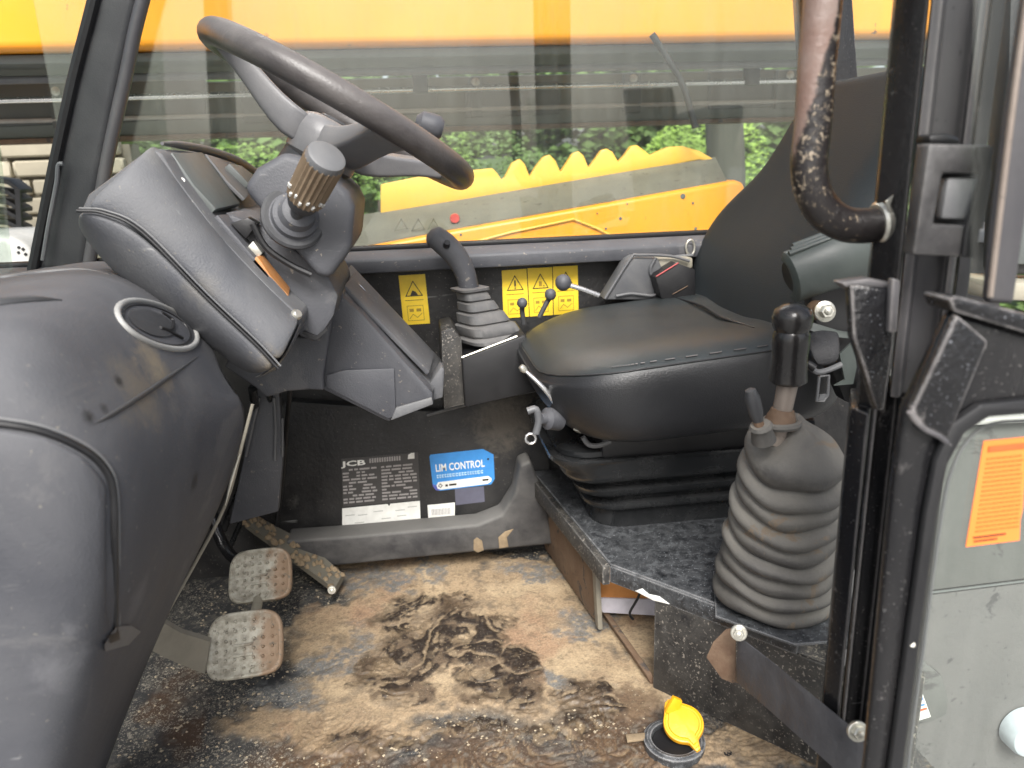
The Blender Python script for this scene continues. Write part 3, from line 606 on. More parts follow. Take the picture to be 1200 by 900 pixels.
def gsurf(px, py):                       # depth of the moulding under a sight line
    for i in range(len(rows)-1):
        r0, r1 = rows[i], rows[i+1]
        def interp(r):
            for a, b in zip(r, r[1:]):
                if a[0] <= px <= b[0]:
                    t = (px-a[0])/(b[0]-a[0]); return a[1]+(b[1]-a[1])*t, a[2]+(b[2]-a[2])*t
            return None
        A, B = interp(r0), interp(r1)
        if A and B and A[0] <= py <= B[0]:
            t = (py-A[0])/(B[0]-A[0]); return A[1]+(B[1]-A[1])*t
    return .56
pan = [[(-220,497),(-60,500),(0,504),(50,514),(92,534),(112,552)],
       [(-220,540),(-60,540),(0,540),(55,544),(100,556),(124,572)],
       [(-220,640),(-60,640),(0,640),(55,640),(105,640),(128,640)],
       [(-220,752),(-60,752),(0,752),(60,752),(120,752),(126,750)]]
from mathutils.bvhtree import BVHTree
def bvh(o):
    dg = bpy.context.evaluated_depsgraph_get(); dg.update(); e = o.evaluated_get(dg); me = e.to_mesh()
    t = BVHTree.FromPolygons([o.matrix_world @ v.co for v in me.vertices], [tuple(p.vertices) for p in me.polygons]); e.to_mesh_clear(); return t
bpy.context.view_layer.update()
CB = bvh(fcm)
def on(px, py, lift=0):
    d = ray(px, py).normalized(); h = CB.ray_cast(CAM, d)
    return (h[0] - d*lift) if h[0] is not None else at(px, py, Y=gsurf(px, py)-lift)
pan = [[(a, b) for a in (-200, -120, -60, 0, 30, 60, 88, 108, 120)] for b in (0, 1, 2, 3, 4, 5, 6, 7)]
topl = lambda x: np.interp(x, [-200, -60, 0, 50, 92, 112, 120], [499, 502, 506, 515, 536, 556, 572])
def xr(y): return float(np.interp(y, [560, 744, 760, 900, 1010], [122, 124, 154, 106, 62]))
PG = []
for y in (0, 1, 2, 3, 4, 5, 6, 748, 762, 800, 850, 900, 950, 1010):
    row = []
    for a in (-200, -120, -60, 0, 25, 50, 75, 92, 104, 114, 122):
        yy = float(topl(a))*(1-y/7)+744*y/7 if y < 7 else y
        k = xr(yy)/122 if y > 7 else 1
        row.append(on(a*k if a > 0 else a, yy, .006))
    PG.append(row)
pan = None
mk('access_panel', bevel(sheet(PG, .006), .003, 2, 40), M['console'], fc, angle=50)
groove = [(-220,489),(-60,492),(0,496),(52,506),(98,527),(122,549),(132,576),(134,640),(134,744)]
mk('panel_groove', tube([on(a, b, .001) for a, b in groove], .0030, 8, 4), M['seal'], fc)
lip = [(-220,484),(-60,487),(0,491),(54,501),(102,522),(127,546),(137,575),(139,640),(139,742)]
mk('panel_lip', tube([on(a, b, .0005) for a, b in lip], .0016, 8, 4), M['plastic_light'], fc)
mk('panel_catch', bevel(extrude([on(x, y, .012) for x, y in [(121, 757), (132, 740), (150, 738), (164, 744), (150, 758), (122, 768)]], (0, .01, 0)), .003), M['plastic_light'], fc)
mk('catch_slot', bevel(extrude([on(x, y, .014) for x, y in [(126, 747), (138, 742), (140, 751), (129, 755)]], (0, .004, 0)), .001), M['seal'], fc)
mk('trim_edge', tube([at(*q, Y=.90) for q in [(296, 474), (284, 520), (264, 592), (226, 665), (186, 738), (154, 815), (122, 902), (70, 1040)]], .0020, 8, 4), M['beige_arm'], fc)
mk('bright_edge', tube(ats([(281, 532), (272, 560), (264, 592)], Y=.893), [.0006, .0022, .0006], 8, 3), M['steel'], fc)  # thin brighter line along part of the trim edge
crease = [(232, 418), (200, 440), (165, 464), (130, 486), (104, 500)]
mk('moulded_crease', tube([on(a, b, -.0005) for a, b in crease], [.0005, .0022, .0024, .002, .0005], 8, 4), M['plastic_dark'], fc)
mk('shelf_ridge', tube([on(a, b, -.0005) for a, b in [(-100, 338), (-40, 330), (0, 326), (45, 320), (95, 316), (128, 322)]], [.003, .003, .003, .003, .002, .0008], 8, 4), M['plastic_light'], fc)
mk('shelf_slot', tube([on(a, b, 0) for a, b in [(-100, 372), (-40, 362), (0, 356), (40, 352), (72, 352)]], [.005, .005, .005, .004, .001], 8, 4), M['plastic_dark'], fc)
# air vent set in the top corner
def oe(k, n, sc=1, lift=.001, ox=0, oy=0, x0=184, y0=381, a=50, b=22.5, th=math.radians(23)):
    t = 2*PI*k/n; u, v_ = a*sc*math.cos(t), b*sc*math.sin(t)
    return on(x0+ox+u*math.cos(th)-v_*math.sin(th), y0+oy+u*math.sin(th)+v_*math.cos(th), lift)
NE = 40
cv = on(184, 381)
av = thing('air_vent', 'round dashboard air vent with pale worn ring', 'air vent', cv)
mk('vent_ring', tube([oe(k, NE, 1, .0005) for k in range(NE)], .0033, 10, closed=True), M['vent_ring'], av)
mk('vent_bowl', loft([[oe(k, NE, .97, -.003) for k in range(NE)], [oe(k, NE, .93, .0012) for k in range(NE)], [oe(k, NE, .80, .0020) for k in range(NE)], [oe(k, NE, .74, .0012) for k in range(NE)], [oe(k, NE, .02, .0015) for k in range(NE)]]), M['plastic'], av)
mk('inner_groove', tube([oe(k, NE, .84, .0022) for k in range(NE)], .0013, 6, closed=True), M['seal'], av)
mk('vent_flap', loft([[oe(k, NE, .60, .001, -6, -3) for k in range(NE)], [oe(k, NE, .58, .0050, -6, -3) for k in range(NE)], [oe(k, NE, .50, .0058, -6, -3) for k in range(NE)], [oe(k, NE, .02, .0062, -6, -3) for k in range(NE)]]), M['plastic_dark'], av)
mk('vent_slat', tube([on(190, 366, .006), on(203, 376, .007), on(200, 386, .007), on(188, 384, .006)], .0018, 8, 4), M['seal'], av)
mk('vent_slat', tube([on(192, 385, .006), on(214, 396, .006)], .0016, 8), M['seal'], av)

# =================================================================== INSTRUMENT POD, COLUMN AND CENTRE CONSOLE
ip = thing('instrument_pod', 'dusty grey instrument pod with two-tone cowl and display facing the seat', 'instrument panel', at(290, 440, Y=.95))
lipl = [(178, 166), (191, 180), (206, 206), (256, 273), (310, 330), (354, 371)]
seam = [(90, 247), (122, 250), (166, 272), (240, 347), (298, 402), (326, 432)]
low = [(88, 262), (104, 292), (136, 326), (190, 368), (245, 408), (292, 444)]
body = [(94, 246), (102, 228), (176, 172)] + lipl[1:] + [(352, 385), (340, 408), (326, 428), (292, 438), (245, 403), (190, 363), (136, 320), (104, 285), (93, 262)]
mk('pod_body', prism(body, .955, 1.33, .006), M['plastic_dusty'], ip)
mid1 = [((a[0]*.6+b[0]*.4), (a[1]*.6+b[1]*.4)) for a, b in zip(seam, lipl)]; mid2 = [((a[0]*.2+b[0]*.8), (a[1]*.2+b[1]*.8)) for a, b in zip(seam, lipl)]
mk('cowl', sheet([ats(lipl, Y=.965), ats([(x+1, y+1) for x, y in mid2], Y=.925), ats(mid1, Y=.905), ats(seam, Y=.90)], .012), M['pod_plastic'], ip, sub=2)
mk('lower_cowl', sheet([ats([(x, y+1) for x, y in seam], Y=.899), ats([((a[0]+b[0])/2, (a[1]+b[1])/2) for a, b in zip(seam, low)], Y=.905), ats(low, Y=.955)], .012), M['pod_plastic'], ip, sub=2)
mk('cowl_end', sheet([ats([(354, 371), (352, 388), (345, 402), (334, 420), (326, 432)], Y=.955), ats([(340, 405), (338, 412), (332, 420), (322, 430), (310, 440)], Y=.912), ats([(326, 432), (322, 436), (314, 440), (304, 444), (292, 444)], Y=.945)], .010), M['pod_plastic'], ip, sub=2)
mk('cowl_seam', tube(ats(seam, Y=.8985), .0018, 8, 6), M['seal'], ip)
mk('seam_highlight', tube(ats([(x+3, y-3) for x, y in seam], Y=.8985), .0012, 8, 6), M['plastic_light'], ip)
mk('hood_rim', tube([at(190, 168, Y=.985), at(212, 170, Y=1.06), at(250, 178, Y=1.18), at(282, 190, Y=1.28), at(306, 206, Y=1.36)], [.002, .005, .006, .006, .006], 10, 6), M['plastic_light'], ip)
mk('display_screen', bevel(extrude([at(196, 184, Y=.99), at(232, 183, Y=1.10), at(250, 205, Y=1.10), at(277, 243, Y=1.10), at(248, 250, Y=.99), at(222, 222, Y=.99)], (.006, 0, .005)), .0012), M['screen'], ip)
mk('gauge_bezel', bevel(extrude([at(238, 183, Y=1.12), at(262, 190, Y=1.22), at(296, 222, Y=1.22), at(284, 236, Y=1.12), at(262, 215, Y=1.12)], (.004, 0, .003)), .001), M['plastic_light'], ip)
mk('gauge_glass', bevel(extrude([at(262, 197, Y=1.17), at(276, 199, Y=1.25), at(296, 214, Y=1.25), at(286, 222, Y=1.17)], (.009, 0, .006)), .001), M['screen'], ip)
mk('switch_strip', bevel(extrude([at(250, 256, Y=.985), at(268, 254, Y=1.04), at(340, 342, Y=1.04), at(332, 350, Y=.985)], (.005, 0, .004)), .001), M['plastic'], ip)
mk('amber_switch', bevel(extrude([at(292, 308, Y=.985), at(300, 306, Y=1.01), at(332, 345, Y=1.01), at(330, 356, Y=.985), at(306, 332, Y=.985)], (.010, 0, .008)), .002), M['amber'], ip)
mk('chrome_switch', bevel(extrude([at(287, 292, Y=1.0), at(291, 290, Y=1.02), at(301, 303, Y=1.02), at(298, 306, Y=1.0)], (.011, 0, .009)), .001), M['steel'], ip)
mk('screw', lathe(at(344, 371, Y=.955), at(350, 367, Y=.95), [(0, .007), (.7, .007), (1, .005)], 12), M['steel'], ip)
mk('speck_button', lathe(at(211, 213, Y=.975), at(214, 211, Y=.97), [(0, .004), (1, .003)], 10), M['white'], ip)

sc_ = thing('steering_column', 'grey steering column cover with round stalk boot under the steering wheel', 'steering column', at(350, 330, Y=1.1))
mk('column_cover', prism([(284, 221), (300, 197), (333, 178), (372, 190), (408, 224), (416, 242), (412, 292), (386, 328), (370, 322), (330, 276)], .985, 1.24, .010, 4), M['plastic'], sc_)
mk('column_neck', lathe(at(352, 216, Y=1.12), at(377, 172, Y=1.12), [(0, .045), (.5, .042), (1, .040)], 28), M['plastic_dark'], sc_)
mk('lower_bracket', prism([(262, 248), (312, 266), (386, 325), (397, 347), (392, 370), (372, 402), (352, 395), (300, 340)], 1.02, 1.26, .006), M['plastic'], sc_)
mk('bracket_slot', prism([(354, 391), (371, 399), (384, 387), (383, 384), (371, 394), (356, 388)], 1.015, 1.0195, 0), M['seal'], sc_)
mk('lower_shroud', prism([(285, 392), (372, 396), (398, 340), (404, 345), (390, 372), (379, 442), (380, 458), (362, 457), (336, 459), (312, 466), (300, 455), (262, 430)], 1.105, 1.3, .004, 3), M['plastic'], sc_)
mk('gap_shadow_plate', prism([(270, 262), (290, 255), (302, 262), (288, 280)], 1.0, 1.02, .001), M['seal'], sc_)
mk('wiring', tube(ats([(296, 262), (312, 290), (340, 310), (365, 322)], Y=.99), .004, 8, 5), M['seal'], sc_)
p0, p1 = at(343, 257, Y=.985), at(352, 245, Y=.955)
mk('stalk_boot', lathe(p0, p1, [(0, .034), (.15, .034), (.25, .029), (.45, .028), (.55, .023), (.85, .020), (1.0, .012)], 32), M['plastic'], sc_)
mk('boot_ring', lathe(p0+(p1-p0)*.05, p0+(p1-p0)*.22, [(0, .039), (.6, .039), (1, .036)], 32), M['plastic_dark'], sc_)
st = thing('column_stalk', 'ribbed barrel stalk knob with grey end cap pointing out from the column', 'control stalk', at(350, 247, Y=.95))
a0, a1 = at(347, 252, Y=.955), at(384, 181, Y=.895)
mk('barrel', lathe(a0+(a1-a0)*.30, a0+(a1-a0)*.93, [(0, .0205), (.02, .0215), (.98, .0225), (1, .021)], 44, rib=.045, ribn=22), M['knob_ring'], st, angle=20)
mk('stalk_stem', lathe(a0, a0+(a1-a0)*.34, [(0, .008), (.35, .009), (.5, .016), (.8, .020), (1, .0205)], 28), M['plastic_dark'], st)
mk('end_cap', lathe(a0+(a1-a0)*.90, a1, [(0, .0225), (.3, .0228), (.8, .0215), (1, .018)], 32), M['plastic_light'], st)
gv = join(*[lathe(a0+(a1-a0)*(.36+.05*(k % 2))+frame(a1-a0)[1]*(.0215*math.cos(k*PI/9))+frame(a1-a0)[2]*(.0215*math.sin(k*PI/9)), a0+(a1-a0)*(.40+.05*(k % 2))+frame(a1-a0)[1]*(.0225*math.cos(k*PI/9))+frame(a1-a0)[2]*(.0225*math.sin(k*PI/9)), [(0, .0022), (1, .0018)], 6) for k in range(18)])
mk('white_dots', gv, M['dial_rim'], st)
fs = thing('far_stalk', 'small black control stalk knob poking out beyond the steering wheel', 'control stalk', at(500, 155, Y=1.3))
mk('stem', tube([at(420, 190, Y=1.2), at(460, 165, Y=1.26), at(492, 148, Y=1.3)], .007, 10, 4), M['plastic_dark'], fs)
mk('knob', lathe(at(487, 142, Y=1.3), at(519, 152, Y=1.3), [(0, .010), (.2, .019), (.6, .020), (.85, .019), (1, .013)], 20), M['plastic'], fs)

# centre console
cc = thing('centre_console', 'grey wedge-shaped centre console with switch panel sloping down to the right', 'console', at(455, 495, Y=1.15))
mk('console_body', prism([(392, 338), (425, 368), (507, 460), (509, 474), (455, 495), (378, 457), (374, 440), (386, 372)], 1.12, 1.335, .005), M['plastic'], cc)
mk('side_panel', prism([(382, 440), (404, 434), (462, 432), (464, 487), (455, 491), (382, 454)], 1.1155, 1.119, .0015), M['plastic'], cc)
mk('panel_step', prism([(464, 478), (506, 466), (508, 474), (458, 493)], 1.113, 1.119, .002), M['plastic_light'], cc)
def face(l, th=.004): return bevel(extrude([at(a, b, Y=c) for a, b, c in l], Vector((.7, 0, .7))*th), th*.25)
mk('switch_panel', face([(391, 341, 1.128), (409, 313, 1.32), (521, 431, 1.32), (503, 464, 1.128)], .006), M['plastic_light'], cc)
mk('panel_recess', face([(400, 338, 1.15), (414, 322, 1.27), (506, 418, 1.27), (500, 440, 1.15)], .0075), M['plastic_dusty'], cc)
mk('trim_line', tube([at(412, 318, Y=1.315), at(520, 430, Y=1.315)], .003, 8), M['plastic_light'], cc)
mk('key_ring', tube([at(418, 352, Y=1.18), at(414, 338, Y=1.2), at(420, 334, Y=1.22), at(430, 346, Y=1.22), at(434, 360, Y=1.22)], .002, 8, 6), M['chrome'], cc)
mk('rocker_switch', face([(425, 368, 1.16), (431, 363, 1.2), (441, 374, 1.2), (434, 380, 1.16)], .010), M['seal'], cc)
mk('rocker_switch', face([(433, 377, 1.16), (439, 371, 1.2), (444, 377, 1.2), (439, 383, 1.16)], .012), M['dial_rim'], cc)
mk('bottom_cap', prism([(500, 456), (517, 430), (521, 434), (519, 466), (505, 470)], 1.16, 1.2, .002), M['plastic_dusty'], cc)
mk('small_bracket', prism([(378, 326), (386, 322), (396, 334), (390, 340)], 1.08, 1.12, .002), M['steel'], cc)

# support plates under the column
sp = thing('column_support', 'dark folded steel support plates below the steering column', 'bracket', at(310, 600, Y=1.25))
mk('plate', prism([(296, 440), (326, 440), (332, 530), (326, 600), (268, 615), (285, 540)], 1.24, 1.26, .003), M['plastic'], sp)
mk('plate_edge', tube(ats([(304, 466), (296, 500), (288, 535)], Y=1.236), .0025, 8, 3), M['plastic_light'], sp)
mk('plate_edge', tube(ats([(321, 466), (323, 500), (322, 540)], Y=1.236), .0025, 8, 3), M['plastic_light'], sp)
mk('plate_edge', tube(ats([(331, 490), (331, 535)], Y=1.236), .002, 8), M['plastic_light'], sp)

hb = thing('hose_bundle', 'black hoses hanging in the footwell behind the front console edge', 'hose', at(300, 600, Y=1.3))
mk('hose', tube([at(296, 455, Y=1.2), at(300, 500, Y=1.28), at(286, 560, Y=1.32), at(262, 620, Y=1.34)], .007, 10, 6), M['rubber'], hb)
mk('hose', tube([at(315, 452, Y=1.22), at(318, 510, Y=1.30), at(300, 570, Y=1.34), at(270, 640, Y=1.36)], .005, 10, 6), M['rubber'], hb)
mk('hose', tube([at(340, 455, Y=1.22), at(336, 500, Y=1.33), at(331, 560, Y=1.36), at(322, 630, Y=1.37)], .004, 8, 6), M['seal'], hb)
# =================================================================== STEERING WHEEL
Cw = Vector((-.079, 1.12, .927)); uu = Vector((.856, 0, -.516)).normalized(); vv = Vector((0, -1, .06)); vv = (vv-uu*vv.dot(uu)).normalized(); nn = uu.cross(vv)
if nn.z < 0: nn = -nn
sw_ = thing('steering_wheel', 'black three-spoke steering wheel with shiny worn rim and grey spokes', 'steering wheel', Cw-nn*.06)
W = lambda a, r, h=0: Cw+(uu*math.cos(a)+vv*math.sin(a))*r+nn*h
mk('rim', tube([W(2*PI*k/72, .181) for k in range(72)], .0172, 16, closed=True), M['rim'], sw_)
hub_ = mk('hub', lathe(Cw-nn*.082, Cw-nn*.020, [(0, .038), (.12, .048), (.60, .050), (.8, .047), (.93, .040), (1, .030)], 32, xdir=uu), M['spoke'], sw_)
def spoke(a, w0, w1, k=1, name='spoke'):
    t = -uu*math.sin(a)+vv*math.cos(a); rings = []
    for r, h, w2, th in ((.020, -.048, w0*1.1, .020), (.055, -.048, w0, .019*k), (.092, -.034, (w0+w1)/2*.9, .016*k), (.132, -.014, w1*.9, .013*k), (.160, -.005, w1*1.05, .011*k), (.178, 0, w1*1.2, .010)):
        rings.append(rrect(W(a, r, h), t, nn, w2, th, .006, 5))
    return mk(name, loft(rings), M['spoke'], sw_, sub=1)
spoke(math.radians(180), .032, .024, 1.15); spoke(math.radians(62), .030, .026); spoke(math.radians(-28), .028, .024)
mk('hub_badge', lathe(Cw-nn*.022, Cw-nn*.016, [(0, .024), (.6, .024), (1, .021)], 28), M['plastic_dark'], hub_)

# =================================================================== PEDALS
def pedal(cx, cy, Y, w2, h2, label, rustx):
    c = at(cx, cy, Y=Y); t = thing('foot_pedal', label, 'pedal', c, 'ribbed metal foot pedals')
    ax = Vector((1, .06, 0)).normalized(); ay = Vector((0, -.62, -.78)).normalized(); nz = ax.cross(ay)
    if nz.z < 0: nz = -nz
    def q(u, v): return c+ax*(u*w2)+ay*(v*h2)
    out = []
    for k in range(40):
        a = 2*PI*k/40; cx_, sy_ = math.cos(a), math.sin(a)
        u = math.copysign(abs(cx_)**.45, cx_); v = math.copysign(abs(sy_)**.45, sy_)
        u *= (1 if v > 0 else 1-.10*abs(v)**2)
        out.append((u, v))
    rings = []
    for s, h in ((.94, -.006), (1, -.004), (1, .004), (.97, .0065), (.90, .0065), (.86, .0035), (.5, .003), (.02, .003)): rings.append([q(u*s, v*s)+nz*(h-.006*(u*s)**2) for u, v in out])
    mt = M['pedal']
    pd_ = mk('pad', loft(rings), mt, t, angle=60)
    V = []; stn = 0
    for i in range(7):
        for j in range(6):
            u, v = -.72+i*.24, -.70+j*.28
            if abs(u) > .6 and abs(v) > .6: continue
            V.append(lathe(q(u, v)+nz*(.002-.006*u*u), q(u, v)+nz*(.0062-.006*u*u), [(0, .0030), (.7, .0022), (1, .0012)], 6))
    mk('tread_studs', join(*V), mt, pd_)
    for j in range(2): mk('tread_bar', bevel(extrude([q(-.28, -.02+j*.3)+nz*.002, q(.22, -.02+j*.3)+nz*.002, q(.22, .06+j*.3)+nz*.002, q(-.28, .06+j*.3)+nz*.002], nz*.004), .001), mt, pd_)
    return t, c
mt, N, L, b, v = newmat('worn_galvanised_pedal')
sx = N.new('ShaderNodeSeparateXYZ'); L.new(v, sx.inputs[0])
n1 = noise(N, L, v, 30, 7, .7); f = mth(N, L, 'ADD', mth(N, L, 'MULTIPLY', sx.outputs[0], 16), mth(N, L, 'MULTIPLY', mth(N, L, 'SUBTRACT', n1, .5), 1.6))
c = mixc(N, L, ramp(N, L, noise(N, L, v, 90, 5), .4, .62), (.43, .41, .34), (.26, .24, .19))
c = mixc(N, L, mth(N, L, 'MULTIPLY', ramp(N, L, f, .10, .42), .85), c, (.23, .145, .085)); c = mixc(N, L, ramp(N, L, noise(N, L, v, 140, 4), .60, .68), c, (.14, .12, .09))
L.new(c, b.inputs['Base Color']); b.inputs['Roughness'].default_value = .62; b.inputs['Metallic'].default_value = .15
bp = N.new('ShaderNodeBump'); bp.inputs['Strength'].default_value = .4; bp.inputs['Distance'].default_value = .002; L.new(noise(N, L, v, 160, 5), bp.inputs['Height']); L.new(bp.outputs[0], b.inputs['Normal'])
M['pedal'] = mt
p1_, c1 = pedal(287, 755, 1.02, .054, .047, 'nearer galvanised foot pedal with studded pad and rusty right half', 0)
mk('pedal_arm', sheet([[at(188, 728, Y=.94), at(212, 742, Y=.97), at(246, 752, Y=1.0)], [at(172, 760, Y=.94), at(205, 776, Y=.97), at(240, 790, Y=1.0)]], .01), M['beige_arm'], p1_)
p2_, c2 = pedal(305, 674, 1.17, .050, .043, 'farther galvanised foot pedal with grimy studded pad', 0)
mk('pedal_arm', tube([at(300, 690, Y=1.19), at(302, 705, Y=1.14), at(298, 722, Y=1.08)], .008, 10, 4), M['beige'], p2_)
mk('pedal_arm', tube([at(300, 672, Y=1.19), at(262, 640, Y=1.26), at(236, 560, Y=1.30)], .010, 10, 4), M['black_paint'], p2_)
tp = thing('throttle_pedal', 'long mud-caked throttle pedal lying diagonally against the far panel', 'pedal', at(390, 690, Y=1.27))
tr = [[at(286, 612, Y=1.34), at(300, 604, Y=1.37)], [at(338, 650, Y=1.31), at(360, 636, Y=1.36)], [at(392, 690, Y=1.27), at(402, 672, Y=1.31)]]
mk('plank', sheet([[r[0], (r[0]+r[1])/2, r[1]] for r in tr], .014, (0, .3, -1)), M['beige_mud'] if 'beige_mud' in M else M['ledge'], tp)
r2 = random.Random(2); lv = []
for k in range(60):
    t = r2.random(); f_ = r2.random(); a = tr[0][0]*(1-t)+tr[2][0]*t; b2 = tr[0][1]*(1-t)+tr[2][1]*t; a = a*(1-f_)+b2*f_; q1_ = r2.uniform(.003, .009)
    lv.append(lathe(a-Vector((0, 0, .003)), a+Vector((r2.uniform(-.003, .003), 0, r2.uniform(.002, .006))), [(0, q1_), (.6, q1_*.7), (1, q1_*.2)], 6))
mk('dried_mud', join(*lv), M['mudlump'], tp)
bolt('pivot_bolt', at(389, 691, Y=1.262), (0, -1, .3), .005, tp)

# =================================================================== SIDE SHIFT LEVER BOX (far joystick)
js = thing('joystick', 'upright grey joystick with stepped rubber gaiter on a black box by the far wall', 'joystick', at(585, 470, Y=1.3))
mk('box', prism([(541, 420), (616, 392), (634, 458), (545, 478)], 1.26, 1.388, .004), M['seal'], js)
mk('side_bracket', prism([(517, 388), (531, 384), (541, 398), (546, 474), (520, 480)], 1.28, 1.388, .003), M['plate_side'], js)
mk('box_edge', tube([at(541, 419, Y=1.26), at(606, 394, Y=1.262)], .0020, 8), M['steel'], js)
cb, ct = at(576, 397, Y=1.32), at(550, 336, Y=1.32)
gx, gy = Vector((.88, .47, 0)), Vector((-.47, .88, 0))
pr = [(0, .054), (.06, .054), (.12, .047), (.16, .050), (.30, .047), (.335, .037), (.37, .041), (.52, .037), (.555, .027), (.59, .032), (.72, .029), (.75, .021), (.78, .026), (.90, .024), (.93, .019), (.94, .029), (.985, .030), (1, .020)]
mk('gaiter', loft([rrect(cb+(ct-cb)*t, gx, gy, r, r*.85, r*.45, 6) for t, r in pr]), M['gaiter_grey'], js, angle=50)
mk('stick', tube(ats([(550, 338), (545, 320), (535, 301), (521, 286), (508, 276), (503, 272)], Y=1.32), [.017, .018, .0195, .0205, .0185, .008], 18, 5), M['plastic'], js)
mk('stick_button', lathe(at(523, 288, Y=1.30), at(524, 284, Y=1.292), [(0, .006), (1, .005)], 12), M['seal'], js)

# =================================================================== DRIVER SEAT
ds = thing('driver_seat', 'black vinyl driver seat with deep cushion and high bolstered backrest', 'seat', (.42, 1.17, .27))
def cush(z, ins, dz=0, n=9):
    x0, x1, y0, y1 = .165+ins, .64-ins*.4, .955+ins, 1.375-ins
    c = Vector(((x0+x1)/2, (y0+y1)/2, z)); r = max(.135-ins*.45, .03)
    P = rrect(c, (1, 0, 0), (0, 1, 0), (x1-x0)/2, (y1-y0)/2, r, n)
    return [Vector((p.x, p.y, p.z+(p.x-.2)*.05+dz*max(0, 1-((p.x-.4)/.25)**2))) for p in P]
def fr_(P): return [Vector((p.x, p.y, p.z - .016*1.5*math.exp(-max(p.x-.17, 0)/.09))) for p in P]
def lowx(P, k): return [Vector((p.x + k*math.exp(-max(p.x-.17, 0)/.10), p.y, p.z)) for p in P]
cr_ = [lowx(cush(.458, .060), .045), lowx(cush(.460, .034), .04), lowx(cush(.468, .014), .035), lowx(cush(.492, .003), .022), cush(.525, -.001), cush(.552, -.002), fr_(cush(.571, .0)), fr_(cush(.5805, .0035)),
       fr_(cush(.5865, .0095)), fr_(cush(.5965, .030)), fr_(cush(.602, .060)), fr_(cush(.602, .100)), cush(.597, .140), cush(.595, .165)]
nr_ = len(cr_[0])
cside = mk('cushion', loft(cr_), M['vinyl'], ds, sub=2, mats=[M['vinyl_top']], mid=lambda i: 1 if 7*nr_ <= i < 13*nr_ or i == 13*nr_+1 else 0)
ctop = cside
mk('piping', tube(fr_(cush(.5825, .0045)), .0013, 8, closed=True), M['vinyl'], cside)
cr = fr_(cush(.5888, .0105))
cr = [p for p in cr if p.y < .98 and p.x > .2]; cr.sort(key=lambda p: p.x)
cl_ = spline(cr, 14)
mk('stitching', join(*[tube([cl_[i], cl_[i+1]], .0010, 5) for i in range(0, len(cl_)-1, 2)]), M['rim'], ctop, kind='stuff')
def cz(x, y): return .6035+(x-.2)*.05+.0005
mk('crease', tube([Vector((x, y, cz(x, y)-.0035)) for x, y in ((.455, 1.30), (.468, 1.20), (.462, 1.10), (.475, 1.02))], [.001, .0028, .0028, .001], 8, 5), M['vinyl'], ctop)
br = []
for z, w2, yc in ((.575, .155, 1.165), (.60, .19, 1.165), (.64, .238, 1.165), (.69, .254, 1.165), (.735, .242, 1.165), (.775, .206, 1.158), (.82, .184, 1.135), (.87, .182, 1.115), (.915, .175, 1.105), (.945, .162, 1.105), (.958, .13, 1.11)):
    xf = .505+(z-.60)*.42; ring = []
    for k in range(13):
        s = -1+2*k/12; ring.append(Vector((xf-(.034 if s > 0 else .006)*abs(s)**3*(1 if z < .8 else .35)-(.022*(1-s*s)**2*math.exp(-((z-.68)/.07)**2))+.012*abs(s)**8+.012*(1-s*s)*0+(.02 if abs(s) == 1 else 0), yc+s*w2, z)))
    for k in range(13):
        s = 1-2*k/12; ring.append(Vector((xf+.095-.03*abs(s)**2, yc+s*w2*.97, z)))
    br.append(ring)
mk('backrest', loft(br), M['vinyl_back'], ds, sub=2)
# suspension
def bel(z, k, r=.05):                    # k: 0 bottom .. 1 top, flaring towards the front
    x0, x1, y0, y1 = .268-.082*k, .60, 1.118-.075*k, 1.37
    return rrect(((x0+x1)/2, (y0+y1)/2, z), (1, 0, 0), (0, 1, 0), (x1-x0)/2, (y1-y0)/2, r, 7)
rg = [bel(.268, 0), bel(.300, 0), bel(.304, .12), bel(.311, .20), bel(.318, .20), bel(.321, .08), bel(.333, .14), bel(.338, .36), bel(.350, .42), bel(.354, .28), bel(.366, .36), bel(.371, .62), bel(.384, .72), bel(.390, .72), bel(.412, .98), bel(.420, .98)]
mk('suspension_bellows', loft(rg), M['rubber'], ds, angle=70)
mk('seat_plate', loft([bel(.420, .7), bel(.422, .85), bel(.430, .85), bel(.434, .7)]), M['rubber'], ds, angle=30)
mk('seat_underframe', box((.43, 1.20, .438), (.34, .30, .04), .008), M['seal'], ds)
mk('bolt_head', lathe(at(770, 508, Y=1.045), at(770, 508, Y=1.04), [(0, .004), (1, .003)], 10), M['steel'], ds)
mk('rail_hook', tube(ats([(683, 512), (690, 521), (702, 522), (716, 517)], Y=1.05), .004, 8, 4), M['plastic_light'], ds)
mk('adjuster_rod', tube([at(613, 432, Y=1.04), at(640, 458, Y=1.03), at(659, 486, Y=1.04)], [.0026, .0035, .0042], 10, 4), M['chrome'], ds)
mk('rod_tip', lathe(at(610, 429, Y=1.04), at(616, 435, Y=1.04), [(0, .004), (.5, .0055), (1, .004)], 12), M['steel'], ds)
mk('adjuster_tab', bevel(extrude(ats([(631, 441), (640, 440), (653, 452), (650, 457), (634, 452)], Y=1.08), (0, .004, 0)), .001), M['beige'], ds)
sp_ = []
a, b_ = at(659, 464, Y=1.05), at(688, 489, Y=1.05); dd, s1, s2 = frame(b_-a)
mk('spring', tube([a+(b_-a)*(k/90)+s1*.008*math.cos(k*.9)+s2*.008*math.sin(k*.9) for k in range(91)], .0022, 6), M['plastic_light'], ds)
mk('link_rod', tube(ats([(652, 470), (668, 484), (684, 500)], Y=1.045), .0035, 8), M['plastic'], ds)
mk('lock_nut', lathe(at(680, 502, Y=1.035), at(676, 500, Y=1.03), [(0, .008), (1, .007)], 6), M['steel'], ds)
